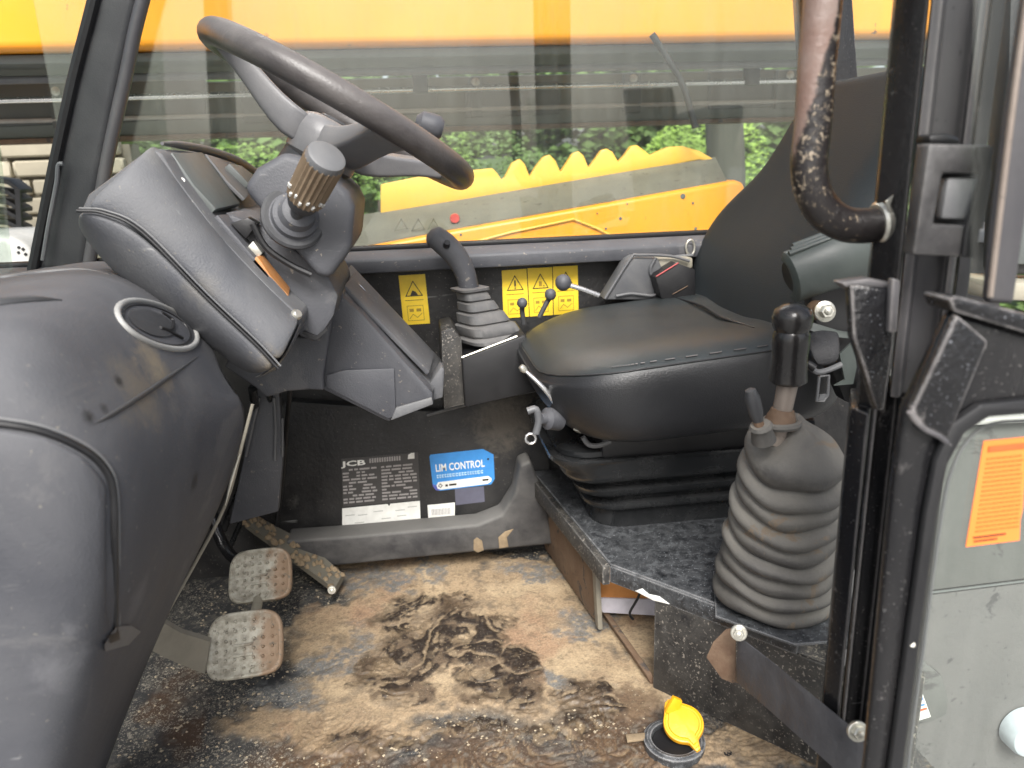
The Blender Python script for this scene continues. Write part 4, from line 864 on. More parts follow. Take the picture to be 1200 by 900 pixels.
mk('tilt_knob', lathe(at(659, 490, Y=1.05), at(633, 491, Y=1.03), [(0, .010), (.2, .018), (.7, .016), (.8, .009), (1, .008)], 20), M['plastic'], ds)
mk('tilt_handle', tube(ats([(618, 482), (628, 480), (631, 494), (628, 508)], Y=1.03), .0055, 10, 4), M['plastic_light'], ds)
mk('handle_eye', tube([at(622+6*math.cos(t), 514+6*math.sin(t), Y=1.03) for t in [k*PI/5 for k in range(10)]], .0022, 8, closed=True), M['chrome'], ds)

# armrest, buckle
ar = thing('armrest', 'folded-up greenish black ribbed armrest shell beside the backrest', 'armrest', at(965, 345, Y=.86))
q0, q1 = at(922, 326, Y=.87), at(1012, 292, Y=.87); dd = (q1-q0).normalized(); sU = Vector((-dd.z, 0, dd.x)); sN = Vector((0, -1, 0))
rings = []
for t, r in ((0, .024), (.03, .0285), (.5, .0305), (.9, .032), (1, .027)):
    c = q0+(q1-q0)*t; rings.append([c+sU*(r*1.12*math.sin(a))+sN*(r*.9*math.cos(a)) for a in [PI*k/12-PI/2 for k in range(13)]] + [c+sU*(r*.9*math.sin(a))+sN*(r*.72*math.cos(a)-.004) for a in [PI/2-PI*k/12 for k in range(13)]])
mk('shell', loft(rings), M['arm'], ar)
for k in range(3):
    o_ = sU*(.031+.002*k)+sN*(.012-.006*k)
    mk('rib', tube([q0+dd*(.004+.006*k)+o_, q0+dd*(.062+.004*k)+o_*1.0], .0032, 8), M['arm'], ar)
mk('inner_core', lathe(q0+dd*.004, q1, [(0, .019), (1, .024)], 20), M['seal'], ar)
mk('hinge_mount', prism([(1000, 283), (1012, 283), (1018, 300), (1012, 318), (1002, 316)], .855, .90, .003), M['plastic_light'], ar)
bolt('hinge_bolt', at(966, 365, Y=.85), (-.1, -1, .2), .0085, ar)
mk('hinge_washer', lathe(at(955, 363, Y=.87), at(962, 365, Y=.855), [(0, .012), (.5, .012), (1, .009)], 16), M['rust'], ar)
mk('side_bracket', prism([(950, 345), (1015, 330), (1015, 480), (990, 470), (960, 400)], .905, .93, .004), M['seal'], ar)
bu = thing('belt_buckle', 'black seat belt webbing with metal buckle hanging beside the cushion', 'seat belt', at(968, 470, Y=.86))
mk('webbing', sheet([[at(946, 388, Y=.90), at(962, 382, Y=.90), at(984, 384, Y=.90)], [at(948, 410, Y=.865), at(966, 405, Y=.865), at(986, 402, Y=.865)], [at(957, 432, Y=.86), at(972, 430, Y=.86), at(986, 425, Y=.86)]], .004), M['belt'], bu, sub=1)
mk('clamp', tube(ats([(949, 430), (958, 436), (972, 433), (986, 427)], Y=.853), .0036, 8, 4), M['plastic_light'], bu)
mk('clamp_pin', lathe(at(946, 426, Y=.855), at(955, 432, Y=.85), [(0, .005), (1, .005)], 10), M['seal'], bu)
tong = [(959, 442), (970, 440), (971, 462), (966, 470), (958, 471)]
mk('tongue', join(tube(ats([(960, 441), (971, 440), (970, 463), (965, 470), (957, 470), (960, 441)], Y=.853), .0019, 8), prism([(961, 463), (969, 462), (966, 469), (959, 469)], .852, .855)), M['plastic_light'], bu)
mk('strap_tail', sheet([[at(984, 415, Y=.88), at(1000, 400, Y=.88)], [at(990, 445, Y=.88), at(1004, 430, Y=.88)], [at(978, 452, Y=.875), at(1000, 450, Y=.88)]], .003), M['arm'], bu)
mk('seat_side_trim', sheet([[at(940, 384, Y=.90), at(952, 378, Y=.90)], [at(970, 394, Y=.89), at(985, 388, Y=.89)], [at(1010, 398, Y=.89), at(1012, 392, Y=.89)]], .004), M['arm'], bu)

# =================================================================== SEAT BOX AND LEVER
dk = thing('seat_box', 'scuffed black steel seat box with speckled top and open front corner', 'seat box', (.45, 1.0, FZ))
top = [(.205, 1.385), (.262, 1.004), (.449, .789), (.53, .735), (.56, .735), (.56, 1.385)]
mk('top_plate', slab(top, .262, .270, .002), M['speck_paint'], dk)
dirv = (Vector((.449, .789, 0))-Vector((.262, 1.004, 0))); A = Vector((.262, 1.004, 0))
q = lambda t, o=0: A+dirv*t+Vector((-.755, -.656, 0))*o
def wallseg(a, b_, z0, z1, th=.006):
    a, b_ = Vector((a[0], a[1], 0)), Vector((b_[0], b_[1], 0)); d_ = (b_-a).normalized(); n_ = Vector((-d_.y, d_.x, 0))*th
    return extrude([Vector((a.x, a.y, z0)), Vector((b_.x, b_.y, z0)), Vector((b_.x, b_.y, z1)), Vector((a.x, a.y, z1))], n_)
mk('front_lip', bevel(wallseg(q(0, .002), q(1, .002), .240, .2675, .006), .002), M['speck_paint'], dk)
mk('near_panel', bevel(wallseg(q(.27), (.449+.05, .789-.0575), .09, .2398, .005), .001), M['plate_side'], dk)
mk('corner_post', bevel(wallseg((.499, .7315), (.56, .70), .09, .262, .006), .002), M['plate_side'], dk)
mk('side_rail', bevel(extrude([(.205, 1.385, .235), (.262, 1.004, .235), (.262, 1.004, .268), (.205, 1.385, .268)], (-.012, 0, 0)), .002), M['plate_side'], dk)
mk('side_plate', bevel(extrude([(.225, 1.385, .10), (.265, 1.11, .10), (.258, 1.11, .236), (.215, 1.385, .236)], (.006, 0, 0)), .001), M['rust'], dk)
mk('side_post', bevel(extrude([(.262, 1.105, .10), (.264, 1.09, .10), (.258, 1.09, .236), (.256, 1.105, .236)], (.008, 0, 0)), .001), M['beige_arm'], dk)
mk('angle_iron', bevel(extrude([(.252, 1.385, .088), (.312, .955, .088), (.304, .955, .108), (.246, 1.385, .108)], (.010, 0, 0)), .0015), M['rust'], dk)
mk('inner_wall', box((.55, 1.20, .18), (.5, .02, .16)), M['seal'], dk)
mk('chipped_paint', bevel(extrude([q(.16, .0035)+Vector((0, 0, .243)), q(.20, .0035)+Vector((0, 0, .251)), q(.24, .0035)+Vector((0, 0, .246)), q(.30, .0035)+Vector((0, 0, .249)), q(.36, .0035)+Vector((0, 0, .243)), q(.27, .0035)+Vector((0, 0, .239))], (.002, .002, 0)), .0004), M['white'], dk)
ca = thing('carton', 'small orange and white carton lying inside the open seat box', 'carton', at(735, 720, Y=1.12))
mk('orange_face', prism([(700, 660), (775, 668), (775, 702), (700, 700)], 1.12, 1.18, .001), M['card'], ca)
mk('white_band', prism([(700, 701), (775, 703), (775, 722), (706, 718)], 1.117, 1.18, .001), M['paper'], ca)
mk('cable', tube(ats([(751, 690), (747, 702), (738, 718), (742, 726)], Y=1.08), .0022, 8, 3), M['seal'], thing('loose_cable', 'short black cable hanging in front of the carton in the seat box', 'cable', at(742, 726, Y=1.08)))
# lever and gaiter
gl = thing('lever_gaiter', 'tall grey corrugated rubber gaiter tapering up from the seat box', 'rubber gaiter', (.445, .865, .27))
base = Vector((.450, .868, .268)); topc = Vector((.436, .800, .545))
K = []
folds = 8
for i in range(folds):
    t0 = .05+i*.093; r = .081-.0022*i
    K += [(t0, r-.011), (t0+.012, r-.004), (t0+.036, r+.001), (t0+.066, r-.001), (t0+.084, r-.010)]
K += [(.80, .054), (.815, .061), (.86, .062), (.90, .056), (.935, .042), (.965, .028), (1, .017)]
rings = []
for t, r in K:
    r = r*(1+.035*math.sin(t*37))
    c = base+(topc-base)*t; tl = .10+.42*t if t > .03 else 0; ax = Vector((1, 0, -.10*t)).normalized(); ay = Vector((0, 1, tl)).normalized()
    rings.append([c+ax*(r*math.cos(2*PI*k/40))+ay*(r*.92*math.sin(2*PI*k/40)) + Vector((0, 0, (.004*math.sin(2*2*PI*k/40+t*5)+.002*math.sin(5*2*PI*k/40+t*14))*(1 if t > .03 else 0))) for k in range(40)])
mk('corrugated_boot', loft(rings), M['gaiter'], gl, sub=1)
mk('boot_flange', bevel(slab([(.36, .84), (.43, .765), (.53, .76), (.545, .93), (.40, .95)], .2705, .274), .001), M['speck_paint'], gl)
l0 = at(913, 500, Y=.80); l1 = at(925, 440, Y=.80); l2 = at(930, 355, Y=.80)
lv_ = thing('gear_lever', 'black rounded grip lever rising from the tall corrugated gaiter', 'lever', l0)
mk('grip', lathe(l1+(l0-l1)*.15, l2, [(0, .017), (.04, .0215), (.12, .0205), (.35, .0195), (.5, .0205), (.62, .0205), (.66, .0185), (.72, .0215), (.84, .0225), (.92, .0195), (.975, .012), (1, .004)], 26), M['grip'], lv_)
mk('shaft', lathe(l0-(l1-l0)*.35, l1, [(0, .010), (1, .012)], 16), M['grab_worn'], lv_)
mk('shaft_collar', lathe(l0, l0+(l1-l0)*.35, [(0, .019), (.4, .018), (1, .013)], 10), M['rust'], lv_)
mk('boot_mouth', tube([l0+Vector((.022*math.cos(t), .018*math.sin(t), .004)) for t in [k*PI/9 for k in range(18)]], .0045, 8, closed=True), M['gaiter'], lv_)
s0, s1_ = at(895, 520, Y=.775), at(880, 460, Y=.775)
sl_ = thing('small_lever', 'thin bent metal lever with dark tip left of the black grip lever', 'lever', s0)
mk('shaft', tube([s0, s0+(s1_-s0)*.5, s1_], [.006, .0058, .005], 10), M['rust'], sl_)
mk('tip', lathe(s0+(s1_-s0)*.45, s1_+(s1_-s0)*.08, [(0, .006), (.3, .0085), (.7, .0085), (.95, .006), (1, .002)], 14), M['plastic_dark'], sl_)
mk('small_boot', lathe(at(895, 516, Y=.78), at(891, 497, Y=.775), [(0, .014), (.5, .012), (.8, .011), (.85, .0135), (1, .011)], 18), M['gaiter'], sl_)

# check strap
cs = thing('door_check_strap', 'black rubber check strap bolted from the seat box down to the door pillar', 'strap', at(1005, 880, Y=.56))
sr = [[at(868, 748, Y=.735), at(866, 772, Y=.735), at(864, 800, Y=.735)], [at(912, 782, Y=.67), at(908, 808, Y=.67), at(905, 836, Y=.67)], [at(960, 822, Y=.592), at(956, 850, Y=.592), at(952, 878, Y=.592)], [at(1014, 866, Y=.543), at(1010, 896, Y=.543), at(1004, 925, Y=.543)]]
mk('strap', bevel(sheet(sr, .006), .0012, 2, 50), M['strap'], cs)
bolt('strap_bolt', at(866, 741, Y=.725), (-.5, -1, .3), .0062, cs)
bolt('strap_bolt', at(1004, 856, Y=.538), (-.1, -1, .3), .0062, cs)
mk('stud_end', lathe(at(1014, 862, Y=.548), at(1028, 869, Y=.54), [(0, .0026), (1, .0022)], 8), M['steel'], cs)
mk('bare_patch', bevel(extrude([p+Vector((-.0006, -.0006, 0)) for p in ats([(850, 738), (858, 736), (862, 750), (862, 790), (866, 800), (858, 800), (846, 795), (828, 770), (836, 752)], Y=.765)], (.002, .002, 0)), .0004), M['rust'], cs)

# yellow filler cap
yc = thing('filler_cap', 'open bright yellow plastic filler cap with tab on the muddy floor', 'filler cap', at(800, 870, Z=FZ))
c = at(801, 848, Z=.118); nz = Vector((-.18, -.50, .85)).normalized(); _, cx1, cy1 = frame(nz)
lx = (at(820, 850, Z=.118)-at(780, 850, Z=.118)); lx = (lx-nz*lx.dot(nz)).normalized(); ly = nz.cross(lx)
def ol(s, h):
    out = []
    for k in range(40):
        a = 2*PI*k/40; x, y = math.cos(a)*.027, math.sin(a)*.0255
        g = math.exp(-((a-math.radians(118))/.38)**2)*.011 + math.exp(-((a-math.radians(292))/.15)**2)*.017
        x += math.cos(a)*g; y += math.sin(a)*g; out.append(c+(lx*x+ly*y)*s+nz*h)
    return out
mk('cap_lid', loft([ol(.9, -.006), ol(1, -.005), ol(1, 0), ol(.97, .003), ol(.90, .0035), ol(.86, .002), ol(.78, .002), ol(.74, .0045), ol(.2, .006), ol(.02, .006)]), M['cap'], yc)
c3 = at(790, 872, Z=FZ+.004)
mk('filler_ring', loft([[c3+Vector((r*math.cos(2*PI*k/32), r*math.sin(2*PI*k/32), h)) for k in range(32)] for r, h in ((.040, -.004), (.041, .008), (.036, .011), (.031, .010), (.030, -.004))], cap=False), M['speck_paint'], yc)
mk('filler_throat', lathe(c3-Vector((0, 0, .006)), c3+Vector((0, 0, .004)), [(0, .030), (1, .029)], 24), M['seal'], yc)
mk('cap_hinge', prism([(780, 835), (790, 818), (800, 822), (792, 842)], .845, .852, .001), M['cap'], yc)
mk('clip', bevel(extrude(ats([(733, 860), (758, 858), (759, 865), (735, 868)], Z=.098), (0, 0, -.004)), .001), M['mudlump'], thing('plastic_clip', 'small pale clip lying on the floor left of the yellow filler cap', 'clip', at(746, 862, Z=.095)))
mk('drain_hole', lathe(at(853, 885, Z=FZ+.001), at(853, 885, Z=FZ+.001)+Vector((0, 0, .004)), [(0, .006), (1, .0055)], 14), M['seal'], yc)

# =================================================================== FAR WALL FITTINGS
def lever_knob(cx, cy, r, tail, label, mat='plastic'):
    t = thing('control_lever', label, 'control lever', at(cx, cy, Y=1.33)); c = at(cx, cy, Y=1.33)
    mk('knob', lathe(c-Vector((0, 0, r)), c+Vector((0, 0, r)), [(0, r*.4), (.12, r*.75), (.35, r), (.65, r), (.88, r*.75), (1, r*.3)], 18), M[mat], t)
    mk('rod', tube(tail, .0045, 8, 3), M['chrome' if cx > 650 else 'plastic_dark'], t)
lever_knob(660, 331, .014, ats([(662, 333), (680, 338), (702, 346)], Y=1.33), 'black ball knob on a bright rod in front of the third warning sticker')
lever_knob(645, 345, .010, ats([(646, 346), (640, 356), (632, 372)], Y=1.335), 'lower dark ball knob just left of the one on the bright rod')
lever_knob(612, 355, .009, ats([(612, 357), (612, 366), (614, 380)], Y=1.34), 'small grey knob low in front of the first of the three warning stickers')
ty = thing('document_tray', 'dusty clear grey plastic tray behind the far side of the seat', 'tray', at(760, 345, Y=1.36))
mk('shell', bevel(extrude(ats([(708, 352), (738, 304), (745, 301), (772, 302), (778, 318), (775, 352)], Y=1.335), (.0, .05, 0)), .006), M['plastic_light'], ty)
mk('rim', tube(ats([(709, 350), (739, 303), (748, 299), (785, 300), (808, 306)], Y=1.332), .0026, 8, 3), M['plastic_light'], ty)
mk('inner_fold', tube(ats([(768, 303), (762, 318), (770, 345), (740, 344), (722, 347)], Y=1.331), .0028, 8, 3), M['plastic_light'], ty)
mk('lid', prism([(772, 303), (812, 302), (812, 314), (786, 316), (772, 322)], 1.34, 1.38, .003), M['beige'], ty)
bb = thing('black_box', 'small black box with a thin red edge beside the backrest', 'box', at(795, 350, Y=1.3))
mk('case', prism([(768, 325), (795, 309), (815, 316), (815, 356), (775, 350)], 1.30, 1.36, .002), M['seal'], bb)
mk('red_edge', tube([at(769, 324, Y=1.298), at(795, 308, Y=1.298)], .0013, 6), flat('red_plastic', (.45, .05, .05)), bb)
mk('scratch_line', tube([at(788, 345, Y=1.297), at(806, 335, Y=1.297)], .0008, 6), M['rust'], bb)
wl = thing('window_latch', 'bright metal window catch above the sill beside the backrest', 'window catch', at(808, 300, Y=1.39))
mk('loop', tube([at(809+5*math.cos(t), 290+9*math.sin(t), Y=1.372) for t in [k*PI/6 for k in range(12)]], .0022, 8, closed=True), M['steel'], wl)
mk('bar', tube(ats([(770, 303), (800, 300), (812, 299)], Y=1.37), .003, 8), M['plastic_light'], wl)

# ------------------------------------------------------------------ stickers
def tri(d, u0, v0, u1, v1, wd, lift): return d.stroke([((u0+u1)/2, v0), (u1, v1), (u0, v1)], wd, lift, True)
def warn(corners, label, sym, Y=1.4195, group=None):
    d = Decal(corners, Y-.001); t = thing('warning_sticker', label, 'warning sticker', d.p(.5, 1), group)
    t = mk('label_sheet', d.quad(0, 0, 1, 1, 0, .0008), M['sticker_yellow'], t, smooth=False)
    mk('triangle', tri(d, .2, .13, .82, .42, .0016, .0004), M['ink'], t, smooth=False)
    if sym == 0: mk('symbol', d.poly([(.36, .41), (.46, .31), (.58, .34), (.66, .41)], .0005), M['ink'], t, smooth=False)
    if sym == 1: mk('symbol', join(d.quad(.48, .22, .54, .35, .0005), d.quad(.48, .37, .54, .395, .0005)), M['ink'], t, smooth=False)
    if sym == 2: mk('symbol', join(d.quad(.44, .28, .56, .38, .0005), d.quad(.6, .36, .68, .39, .0005)), M['ink_soft'], t, smooth=False)
    fr = [d.stroke([(.2, .62), (.8, .62), (.8, .92), (.2, .92)], .0010, .0004, True), d.quad(.15, .50, .85, .515, .0004)]
    fr += [d.quad(.28, .68, .44, .74, .0004), d.quad(.54, .68, .72, .74, .0004), d.stroke([(.26, .88), (.4, .79), (.56, .86), (.74, .78)], .0012, .0004)]
    mk('pictogram', join(*fr), M['ink_soft'], t, smooth=False)
warn([(467, 323), (498, 321), (504, 379), (473, 381)], 'yellow warning sticker standing alone left of the joystick', 0)
warn([(588, 317), (617, 315), (620, 371), (590, 373)], 'yellow warning sticker with exclamation mark, nearest the joystick of the row of three', 1, group='row of three warning stickers')
warn([(618, 314.5), (647, 313), (648, 369), (621, 371)], 'yellow warning sticker in the middle of the row of three', 2, group='row of three warning stickers')
warn([(648, 312.5), (677, 311), (678, 367), (649, 369)], 'yellow warning sticker behind the ball knobs, right of the row of three', 1, group='row of three warning stickers')
Yd = 1.391
d = Decal([(400, 538), (490, 530), (492, 586), (402, 594)], Yd)
t = thing('data_plate', 'dark data plate with white maker logo and columns of grey print', 'data plate', d.p(.5, 1))
t = mk('plate', d.quad(0, 0, 1, 1, 0, .0012), M['plate_dark'], t, smooth=False)
mk('logo_text', d.text('JCB', .01, .155, .105, .0006, wide=.30, bold=.03), M['white'], t, smooth=False)
mk('heading_text', join(*[d.quad(u, .04+.0*u, u+.022, .13, .0005) for u in [.36+.032*k for k in range(13)]]), M['grey_print'], t, smooth=False)
mk('emblem', join(d.poly([(.86, .12), (.87, .03), (.93, .0), (.94, .12)], .0006), d.quad(.90, .0, .95, .12, .0007)), M['white'], t, smooth=False)
rr = random.Random(8); ls = []
for cu_, wd_ in ((.01, .44), (.51, .46)):
    for i in range(11):
        v = .22+i*.068; u = cu_
        while u < cu_+wd_-.04:
            l = rr.uniform(.04, .13)
            if rr.random() < .82: ls.append(d.quad(u, v, min(u+l, cu_+wd_), v+.034, .0005))
            u += l+.02
mk('print_lines', join(*ls), M['grey_print'], t, smooth=False)
d = Decal([(401, 596), (492, 587), (493, 613), (401, 623)], Yd-.0003)
t = thing('white_label', 'long blank-looking white label below the dark data plate', 'label', d.p(.5, 1))
t = mk('label_sheet', d.quad(0, 0, 1, 1, 0, .0008), M['white'], t, smooth=False)
mk('faint_print', join(*[d.quad(u, v, u+.12, v+.04, .0004) for u, v in ((.04, .3), (.2, .34), (.4, .25), (.68, .3), (.7, .55), (.16, .66), (.84, .2), (.5, .6))]), flat('faint_print', (.50, .50, .47)), t, smooth=False)
mk('rivet', lathe(d.p(.60, .02, .0003), d.p(.60, .02, .002), [(0, .0022), (1, .0015)], 10), M['seal'], t)
d = Decal([(503, 533), (578, 525), (580, 568), (508, 576)], Yd)
t = thing('control_label', 'blue sticker with white lettering and cut corners on the far lower panel', 'label', d.p(.5, 1))
sh = [(0, .05), (.02, 0), (.84, 0), (1, .18), (1, .84), (.94, .98), (.10, 1.0), (.04, .97), (0, .85)]
t = mk('label_sheet', d.poly(sh, 0, .0008), M['blue'], t, smooth=False)
mk('corner_tint', d.poly([(0, .80), (.08, .86), (.10, 1.0), (.04, .97), (0, .85)], .0003, .0003), M['purple'], t, smooth=False)
mk('heading_text', d.text('LIM CONTROL', .07, .47, .20, .0005, wide=.78, bold=.02), M['white'], t, smooth=False)
rr = random.Random(4); ls = []; u = .08
for k in range(17):
    w_ = rr.uniform(.025, .042); v = .56; ls.append(join(d.quad(u, v, u+w_*.35, v+.09, .0005), d.quad(u, v, u+w_, v+.03, .0005), d.quad(u, v+.06, u+w_, v+.09, .0005))); u += w_+.012
mk('second_line', join(*ls), M['cyan_text'], t, smooth=False)
mk('white_band', d.poly([(.06, .84), (.09, .76), (.90, .74), (.95, .82), (.94, .90), (.88, .95), (.12, .97), (.07, .93)], .0005), M['white'], t, smooth=False)
mk('band_print', join(d.stroke([(.09, .86), (.12, .81), (.15, .86), (.12, .91)], .0014, .0008, True), d.quad(.20, .84, .24, .90, .0008), d.quad(.26, .84, .38, .89, .0008), d.quad(.80, .81, .90, .86, .0008)), M['ink'], t, smooth=False)
mk('punch_dot', lathe(d.p(.91, .28, .0002), d.p(.91, .28, .001), [(0, .0022), (1, .002)], 10), M['ink'], t, kind='stuff')
d = Decal([(501, 592), (533, 589), (533, 607), (502, 609)], Yd)
t = thing('barcode_label', 'small white label with grey code print under the blue sticker', 'label', d.p(.5, 1))
t = mk('label_sheet', d.quad(0, 0, 1, 1, 0, .0008), M['white'], t, smooth=False)
mk('code_print', join(*[d.quad(.14+.055*k, .3, .14+.055*k+.03, .72, .0004) for k in range(13)]), M['grey_print'], t, smooth=False)
d = Decal([(533, 573), (567, 570), (568, 588), (534, 592)], Yd)
t = thing('slate_label', 'dull slate-coloured label tucked under the blue sticker', 'label', d.p(.5, 1))
t = mk('label_sheet', d.quad(0, 0, 1, 1, 0, .0008), M['slate'], t, smooth=False)

# =================================================================== OUTSIDE
GZ = -.95
mt, N, L, b, v = newmat('yard_concrete')
n1 = noise(N, L, v, 3, 9, .65); c = mixc(N, L, ramp(N, L, n1, .35, .7), (.22, .22, .21), (.34, .335, .32)); c = mixc(N, L, ramp(N, L, noise(N, L, v, 40, 5), .55, .62), c, (.16, .15, .14))
c = mixc(N, L, ramp(N, L, noise(N, L, v, 1.1, 8, .7, 1.2), .42, .60), c, (.17, .17, .165))
L.new(c, b.inputs['Base Color']); b.inputs['Roughness'].default_value = .85
bp = N.new('ShaderNodeBump'); bp.inputs['Strength'].default_value = .3; bp.inputs['Distance'].default_value = .01; L.new(noise(N, L, v, 50, 6), bp.inputs['Height']); L.new(bp.outputs[0], b.inputs['Normal'])
mk('ground', ([(-120, -120, GZ), (120, -120, GZ), (120, 120, GZ), (-120, 120, GZ)], [[0, 1, 2, 3]]), mt, smooth=False, kind='structure')
g0, g1 = at(1060, 697, Z=GZ), at(1300, 668, Z=GZ)
mk('concrete_joint', extrude([g0+Vector((-2, 0, .004))*1, g1+Vector((2, 0, .004)), g1+Vector((2, .02, .004)), g0+Vector((-2, .02, .004))], (0, 0, .003)), M['boom_dark'], smooth=False, kind='structure')
mtg = grime('meadow_grass', (.045, .085, .018), (.09, .13, .03), .6, 3, .9, .95, bump=.6, bscale=30)
mk('grass_verge', ([(-60, 3.4, GZ+.01), (60, 3.4, GZ+.01), (60, 60, GZ+2.2), (-60, 60, GZ+2.2)], [[0, 1, 2, 3]]), mtg, smooth=False, kind='structure')

# the boom and underframe of the machine, just outside the side window
zb0 = at(600, 50, Y=1.9).z
bo = thing('loader_boom', 'big yellow loader boom running past above the side window', 'boom', (0, 2.1, zb0))
mk('boom_beam', bevel(extrude([(-7, 1.9, zb0), (-7, 1.9, zb0+.42), (-7, 2.32, zb0+.42), (-7, 2.32, zb0)], (11, 0, 0)), .02, 4), M['yellow'], bo)
mk('boom_underside', box((-1.5, 2.11, zb0-.012), (11, .34, .02), .004), M['boom_dark'], bo)
mk('hose', tube([(-7, 2.02, zb0-.045), (-2, 2.02, zb0-.047), (0, 2.02, zb0-.044), (4, 2.02, zb0-.045)], .009, 10), M['plastic_light'], bo)
mk('bright_pipe', tube([(-7, 2.14, zb0-.075), (-1, 2.14, zb0-.078), (1, 2.14, zb0-.074), (4, 2.14, zb0-.075)], .007, 10), M['chrome'], bo)
z1, z2 = at(600, 88, Y=2.45).z, at(600, 146, Y=2.45).z
uf = thing('machine_underframe', 'grey-green steel underframe beam beyond the side window with dark openings', 'chassis beam', (0, 2.5, z2))
mk('beam', box((-1.5, 2.5, (z1+z2)/2), (11, .10, z1-z2), .006), M['boom_mid'], uf)
for xa, xb, ya, yb in ((-40, 105, 100, 150), (140, 240, 96, 143), (438, 512, 103, 136), (546, 656, 99, 138), (832, 906, 84, 128)):
    mk('dark_opening', prism([(xa, ya), (xb, ya-(xb-xa)*.04), (xb, yb-(xb-xa)*.04), (xa, yb)], 2.435, 2.4495, .003), M['boom_dark'], uf)
mk('lower_pipe', tube([(-7, 2.43, z2+.05), (-1, 2.43, z2+.046), (4, 2.43, z2+.044)], .006, 8), M['dial_rim'], uf)
mk('rusty_flange', box((-1.5, 2.46, z2-.008), (11, .10, .012), .002), M['rust'], uf)

eh = thing('engine_cover', 'sloping yellow engine cover with dirty ledge and scalloped rim outside the window', 'engine cover', at(640, 330, Y=1.85))
mk('side_panel', prism([(340, 330), (360, 306), (405, 294), (530, 270), (700, 240), (862, 211), (872, 214), (900, 330), (905, 520), (340, 520)], 1.75, 1.90, .010, 3), M['yellow_deep'], eh)
near = [(405, 292), (530, 268), (620, 252), (700, 238), (780, 224), (852, 212)]; far = [(400, 256), (445, 248), (560, 229), (660, 212), (760, 195), (838, 184)]
mk('dirty_ledge', sheet([ats(far, Y=1.95), [(a+b)/2 for a, b in zip(ats(far, Y=1.95), ats(near, Y=1.77))], ats(near, Y=1.77)], .01, (0, .2, -1)), M['ledge'], eh)
teeth = [(446, 250), (446, 216), (500, 205), (577, 197), (583, 203), (588, 211), (592, 207), (600, 191), (609, 186), (615, 192), (621, 207), (628, 195), (637, 184), (644, 181), (651, 188), (657, 202), (664, 191), (671, 180), (678, 177), (684, 182), (690, 197), (698, 186), (705, 176), (711, 174), (718, 178), (725, 190), (733, 181), (740, 171), (747, 170), (755, 176), (762, 182), (772, 177), (784, 172), (800, 171), (820, 177), (836, 186), (841, 197), (834, 190), (820, 187)]
teeth += [(760, 198), (660, 215), (560, 232)]
mk('scalloped_rim', prism(teeth, 1.94, 1.965, .003), M['yellow_rim'], eh)
mk('pressed_crease', tube(ats([(540, 288), (600, 272), (672, 257), (700, 268), (735, 286)], Y=1.748), .003, 8), M['yellow_rim'], eh)
rr = random.Random(11)
sp2 = join(*[lathe(at(x, y, Y=1.7505), at(x, y, Y=1.748), [(0, r), (1, r*.8)], 8) for x, y, r in ((800, 230, .0065), (727, 256, .004), (812, 238, .003), (735, 239, .002), (710, 268, .003), (540, 275, .003), (815, 268, .004), (700, 250, .002))])
mk('dirt_spots', sp2, M['boom_dark'], eh)
mk('red_reflector', lathe(at(533, 256, Y=1.80), at(533, 256, Y=1.79), [(0, .012), (1, .010)], 16), flat('red_lens', (.6, .04, .03), .3), thing('side_marker', 'small red marker on the dirty ledge of the yellow engine cover', 'marker light', at(533, 262, Y=1.8)))
mk('triangle_reflections', join(*[Decal([(x, 258), (x+14, 256), (x+14, 268), (x, 270)], 1.79).stroke([(.5, 0), (1, 1), (0, 1)], .003, 0, True) for x in (463, 483, 501)]), M['ledge'], eh, smooth=False)  # window reflection of the warning triangles, modelled as solid strokes by the cover
mk('hose', tube(ats([(764, 40), (782, 68), (800, 100), (815, 150)], Y=1.88), .008, 10, 5), M['seal'], thing('hanging_hose', 'dark hydraulic hose slanting down from the boom beyond the window', 'hose', at(815, 150, Y=1.88)))
for k, xx in enumerate((-1.4, -.95, -.42, .22, .70, 1.2, 1.7)):
    mk('bracket', box((xx, 2.435, (z1+z2)/2+.01), (.035+.02*(k % 3), .02, (z1-z2)*.8), .004), M['boom_dark'], uf)
    bolt('bolt', (xx, 2.42, z1-.02), (0, -1, 0), .008, uf)
for k, xx in enumerate((-1.1, .05, .95, 2.0)):
    mk('pipe_clip', box((xx, 2.14, zb0-.06), (.04, .03, .05), .006), M['plastic_dark'], bo)
M['bark'] = grime('dark_bark', (.05,.052,.04), (.10,.10,.08), .6, 12, .85, .9, bump=.6, bscale=40, stretch=(1,1,.2))
tt = thing('tree_trunk', 'dark tree trunk behind the right end of the yellow scalloped rim', 'tree', at(852, 300, Y=3.7))
mk('trunk', tube([(at(852, 300, Y=3.7).x, 3.7, GZ), (at(852, 200, Y=3.7).x, 3.7, .6), (at(848, 100, Y=3.7).x, 3.72, 1.2), (at(842, -100, Y=3.7).x, 3.75, 2.2)], [.12, .095, .085, .07], 12, 5), M['bark'], tt)
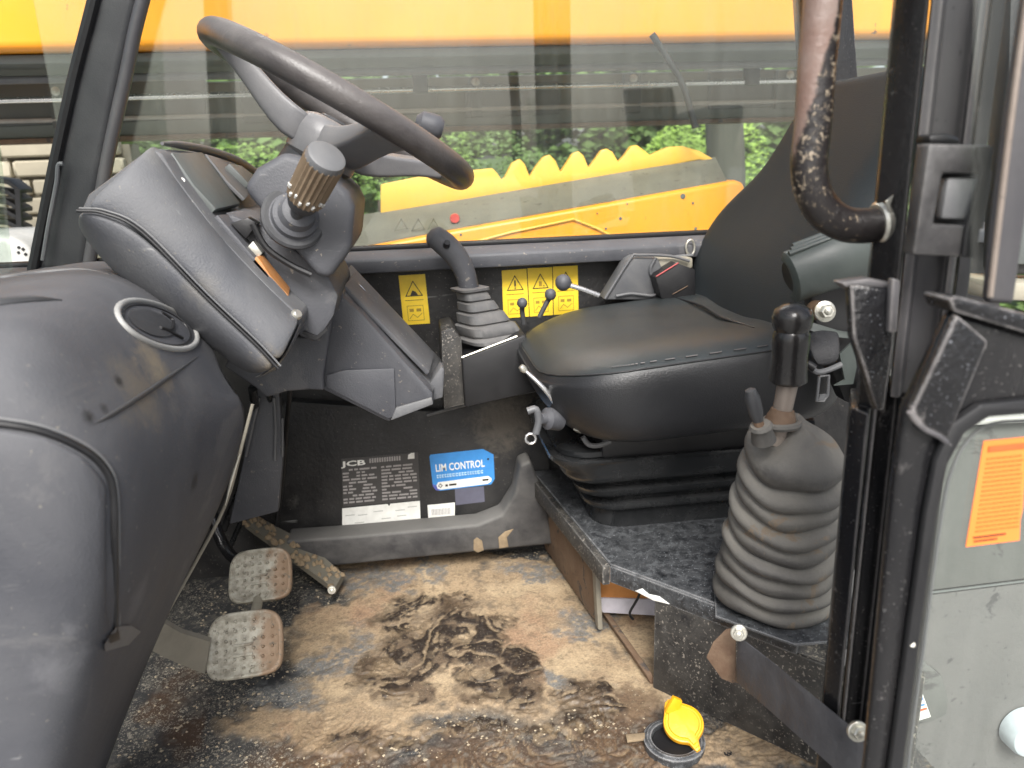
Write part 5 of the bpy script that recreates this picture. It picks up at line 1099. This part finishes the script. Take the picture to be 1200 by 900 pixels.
# leaves
def leaf_mesh(cl, nleaf, size, r):
    V, F = [], []
    for i in range(nleaf):
        c, rad = r.choice(cl)
        while True:
            p = Vector((r.uniform(-1, 1), r.uniform(-1, 1), r.uniform(-1, 1)))
            if .25 < p.length < 1: break
        p = p.normalized()*(p.length**.4)
        o = Vector(c)+Vector((p.x*rad[0], p.y*rad[1], p.z*rad[2]))
        d, x, y = frame(Vector((r.gauss(0, 1), r.gauss(-.5, 1), r.gauss(.6, 1)))); s = size*r.uniform(.5, 1.3); n = len(V)
        V += [o-x*s, o+y*s*.45, o+x*s, o-y*s*.45]; F.append([n, n+1, n+2, n+3])
    return V, F
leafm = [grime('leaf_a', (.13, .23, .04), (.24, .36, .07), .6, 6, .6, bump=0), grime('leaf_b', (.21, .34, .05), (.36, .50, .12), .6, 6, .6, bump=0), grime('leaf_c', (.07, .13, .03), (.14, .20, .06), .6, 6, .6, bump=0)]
labs = ['dark green bush at the left, seen between front pillar and steering wheel', 'loose green bush seen through the steering wheel rim', 'dark-leaved bush behind the scalloped yellow rim', 'bright yellow-green bush behind the scalloped yellow rim', 'bright green bush beside the backrest', 'dark hedge bush behind the seat backrest']
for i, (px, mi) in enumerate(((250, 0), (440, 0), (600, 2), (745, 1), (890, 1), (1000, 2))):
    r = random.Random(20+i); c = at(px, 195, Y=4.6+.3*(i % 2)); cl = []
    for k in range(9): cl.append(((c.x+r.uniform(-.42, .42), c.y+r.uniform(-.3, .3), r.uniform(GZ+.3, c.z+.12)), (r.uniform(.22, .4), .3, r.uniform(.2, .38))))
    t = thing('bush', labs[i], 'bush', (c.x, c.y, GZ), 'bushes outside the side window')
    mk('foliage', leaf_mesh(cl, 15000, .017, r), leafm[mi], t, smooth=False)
    mk('stems', join(*[tube([(c.x+r.uniform(-.1, .1), c.y, GZ), (c.x+r.uniform(-.3, .3), c.y, c.z-.2)], [.02, .008], 6) for _ in range(5)]), M['rust'], t)
r = random.Random(77)
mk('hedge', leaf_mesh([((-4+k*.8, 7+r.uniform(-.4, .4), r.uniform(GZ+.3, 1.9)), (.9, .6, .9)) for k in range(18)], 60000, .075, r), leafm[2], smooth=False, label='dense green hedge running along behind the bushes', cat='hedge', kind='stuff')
# stone wall left
w0, w1 = at(-60, 300, Y=3.0), at(152, 295, Y=3.0)
sm = [grime('pale_stone', (.46, .42, .32), (.30, .28, .22), .5, 8, .85, .9, bump=.5, bscale=40), grime('cream_stone', (.55, .51, .40), (.36, .33, .26), .5, 8, .85, .9, bump=.5, bscale=40)]
swl = thing('stone_wall', 'pale coursed stone wall seen through the windscreen', 'stone wall', (w0.x, 3.0, GZ))
mk('mortar_core', box(((w0.x+w1.x)/2, 3.08, (GZ+at(30, 172, Y=3.0).z)/2), (w1.x-w0.x+.1, .10, at(30, 172, Y=3.0).z-GZ), 0), M['ledge'], swl)
r = random.Random(6); z = GZ+.02; sh = None; n_s = 0
ztop = at(30, 172, Y=3.0).z
while z < ztop:
    h = r.uniform(.055, .075); x = w0.x+r.uniform(-.08, 0)
    while x < w1.x:
        l = r.uniform(.12, .24)
        if sh is None or n_s < 6:
            mk('stone', bevel(box((x+l/2, 3.02, z+h/2), (l-.012, .05, h-.012)), .006, 1), sm[n_s % 2], swl); sh = True
            protos = [o for o in swl.children if o.name.startswith('stone')]
        else:
            src = r.choice(protos); o = src.copy(); col.objects.link(o); o.parent = swl
            bb_ = [Vector(v) for v in src.bound_box]; cx_ = sum((b.x for b in bb_), 0)/8; cz_ = sum((b.z for b in bb_), 0)/8
            sxl = bb_[6].x-bb_[0].x; szl = bb_[6].z-bb_[0].z; kx, kz = (l-.012)*S/sxl, (h-.012)*S/szl
            o.scale = (kx, 1, kz); o.location = ((x+l/2-WL[swl.name].x)*S-cx_*kx, r.uniform(-.01, .01), (z+h/2-WL[swl.name].z)*S-cz_*kz)
        n_s += 1; x += l
    z += h
# dark slatted rack and white vehicle wing
rk = thing('slatted_rack', 'dark rack of slats beyond the windscreen at the left edge', 'rack', at(5, 280, Y=2.5))
for k in range(6):
    mk('slat', bevel(extrude(ats([(-60, 200+k*13), (8, 210+k*12), (24, 222+k*11), (24, 227+k*11), (8, 216+k*12), (-60, 206+k*13)], Y=2.5), (0, .08, 0)), .002), M['plastic_dark'], rk)
mk('upright', prism([(17, 222), (23, 222), (26, 285), (20, 285)], 2.49, 2.4995), M['plastic_dark'], rk)
vw = thing('white_wing', 'rounded white vehicle wing with small holes below the windscreen', 'vehicle wing', at(0, 330, Y=2.0))
mk('panel', prism([(-80, 278), (0, 275), (22, 281), (38, 295), (42, 312), (42, 380), (-80, 380)], 2.0, 2.3, .03, 4), M['dial_rim'], vw)
mk('hole', join(*[lathe(at(x, y, Y=1.9995), at(x, y, Y=1.9985), [(0, .004), (1, .003)], 8) for x, y in ((22, 290), (27, 292), (22, 296), (30, 298))]), M['seal'], vw)
# things seen through the door glass
M['grimy_panel'] = grime('dull_grey_body_panel', (.10,.105,.098), (.145,.15,.14), .6, 5, .7, .9, bump=.4, bscale=60, patch=(.07,.07,.068), pamt=.5, pscale=7, scratch=(.25,.25,.24))
M['worn_panel'] = grime('worn_grey_lower_panel', (.10,.10,.097), (.15,.147,.14), .6, 7, .8, .9, bump=.5, bscale=80, patch=(.055,.055,.055), pamt=.5, pscale=9, specks=(.05,.05,.05), spamt=.3, spscale=120)
fd = thing('rear_body_panel', 'dull grey body side panel with a seam behind the dusty door glass', 'body panel', at(1130, 960, Y=.85))
mk('upper_panel', prism([(1030, 700), (1020, 440), (1420, 430), (1420, 652)], .85, .88, .003), M['grimy_panel'], fd)
mk('lower_panel', prism([(1030, 705), (1420, 656), (1420, 1100), (1000, 1100)], .853, .88, .003), M['worn_panel'], fd)
mk('seam_strip', tube(ats([(1030, 702), (1420, 654)], Y=.851), .0018, 6), M['boom_dark'], fd)
mk('top_rail', prism([(1120, 492), (1420, 478), (1420, 486), (1120, 500)], .835, .849, .003), M['dial_rim'], fd)
mk('rounded_cover', prism([(1060, 764), (1085, 777), (1104, 792), (1112, 820), (1110, 838), (1092, 846), (1050, 850)], .838, .8525, .003), M['grimy_panel'], fd)
d = Decal([(1068, 806), (1078, 804), (1091, 840), (1065, 848)], .8365)
t = thing('printed_paper', 'small white printed leaflet on the grey panel behind the door glass', 'leaflet', d.p(.5, 1))
mk('sheet', d.quad(0, 0, 1, 1, 0), M['white'], t, smooth=False)
mk('print', join(d.quad(.1, .25, .9, .42, .0005), d.quad(.2, .55, .9, .6, .0005)), M['blue'], t, smooth=False)
mk('print_red', d.quad(.15, .68, .95, .74, .0005), M['red_ink'], t, smooth=False)
mc = at(1214, 868, Y=.82)
wc = thing('round_cover', 'pale round cover cut off by the lower right corner of the photo', 'cover', mc)
mk('disc', lathe(mc+Vector((0, .03, 0)), mc, [(0, .034), (.7, .034), (.9, .031), (1, .024)], 28), flat('pale_cover', (.55, .62, .66)), wc)
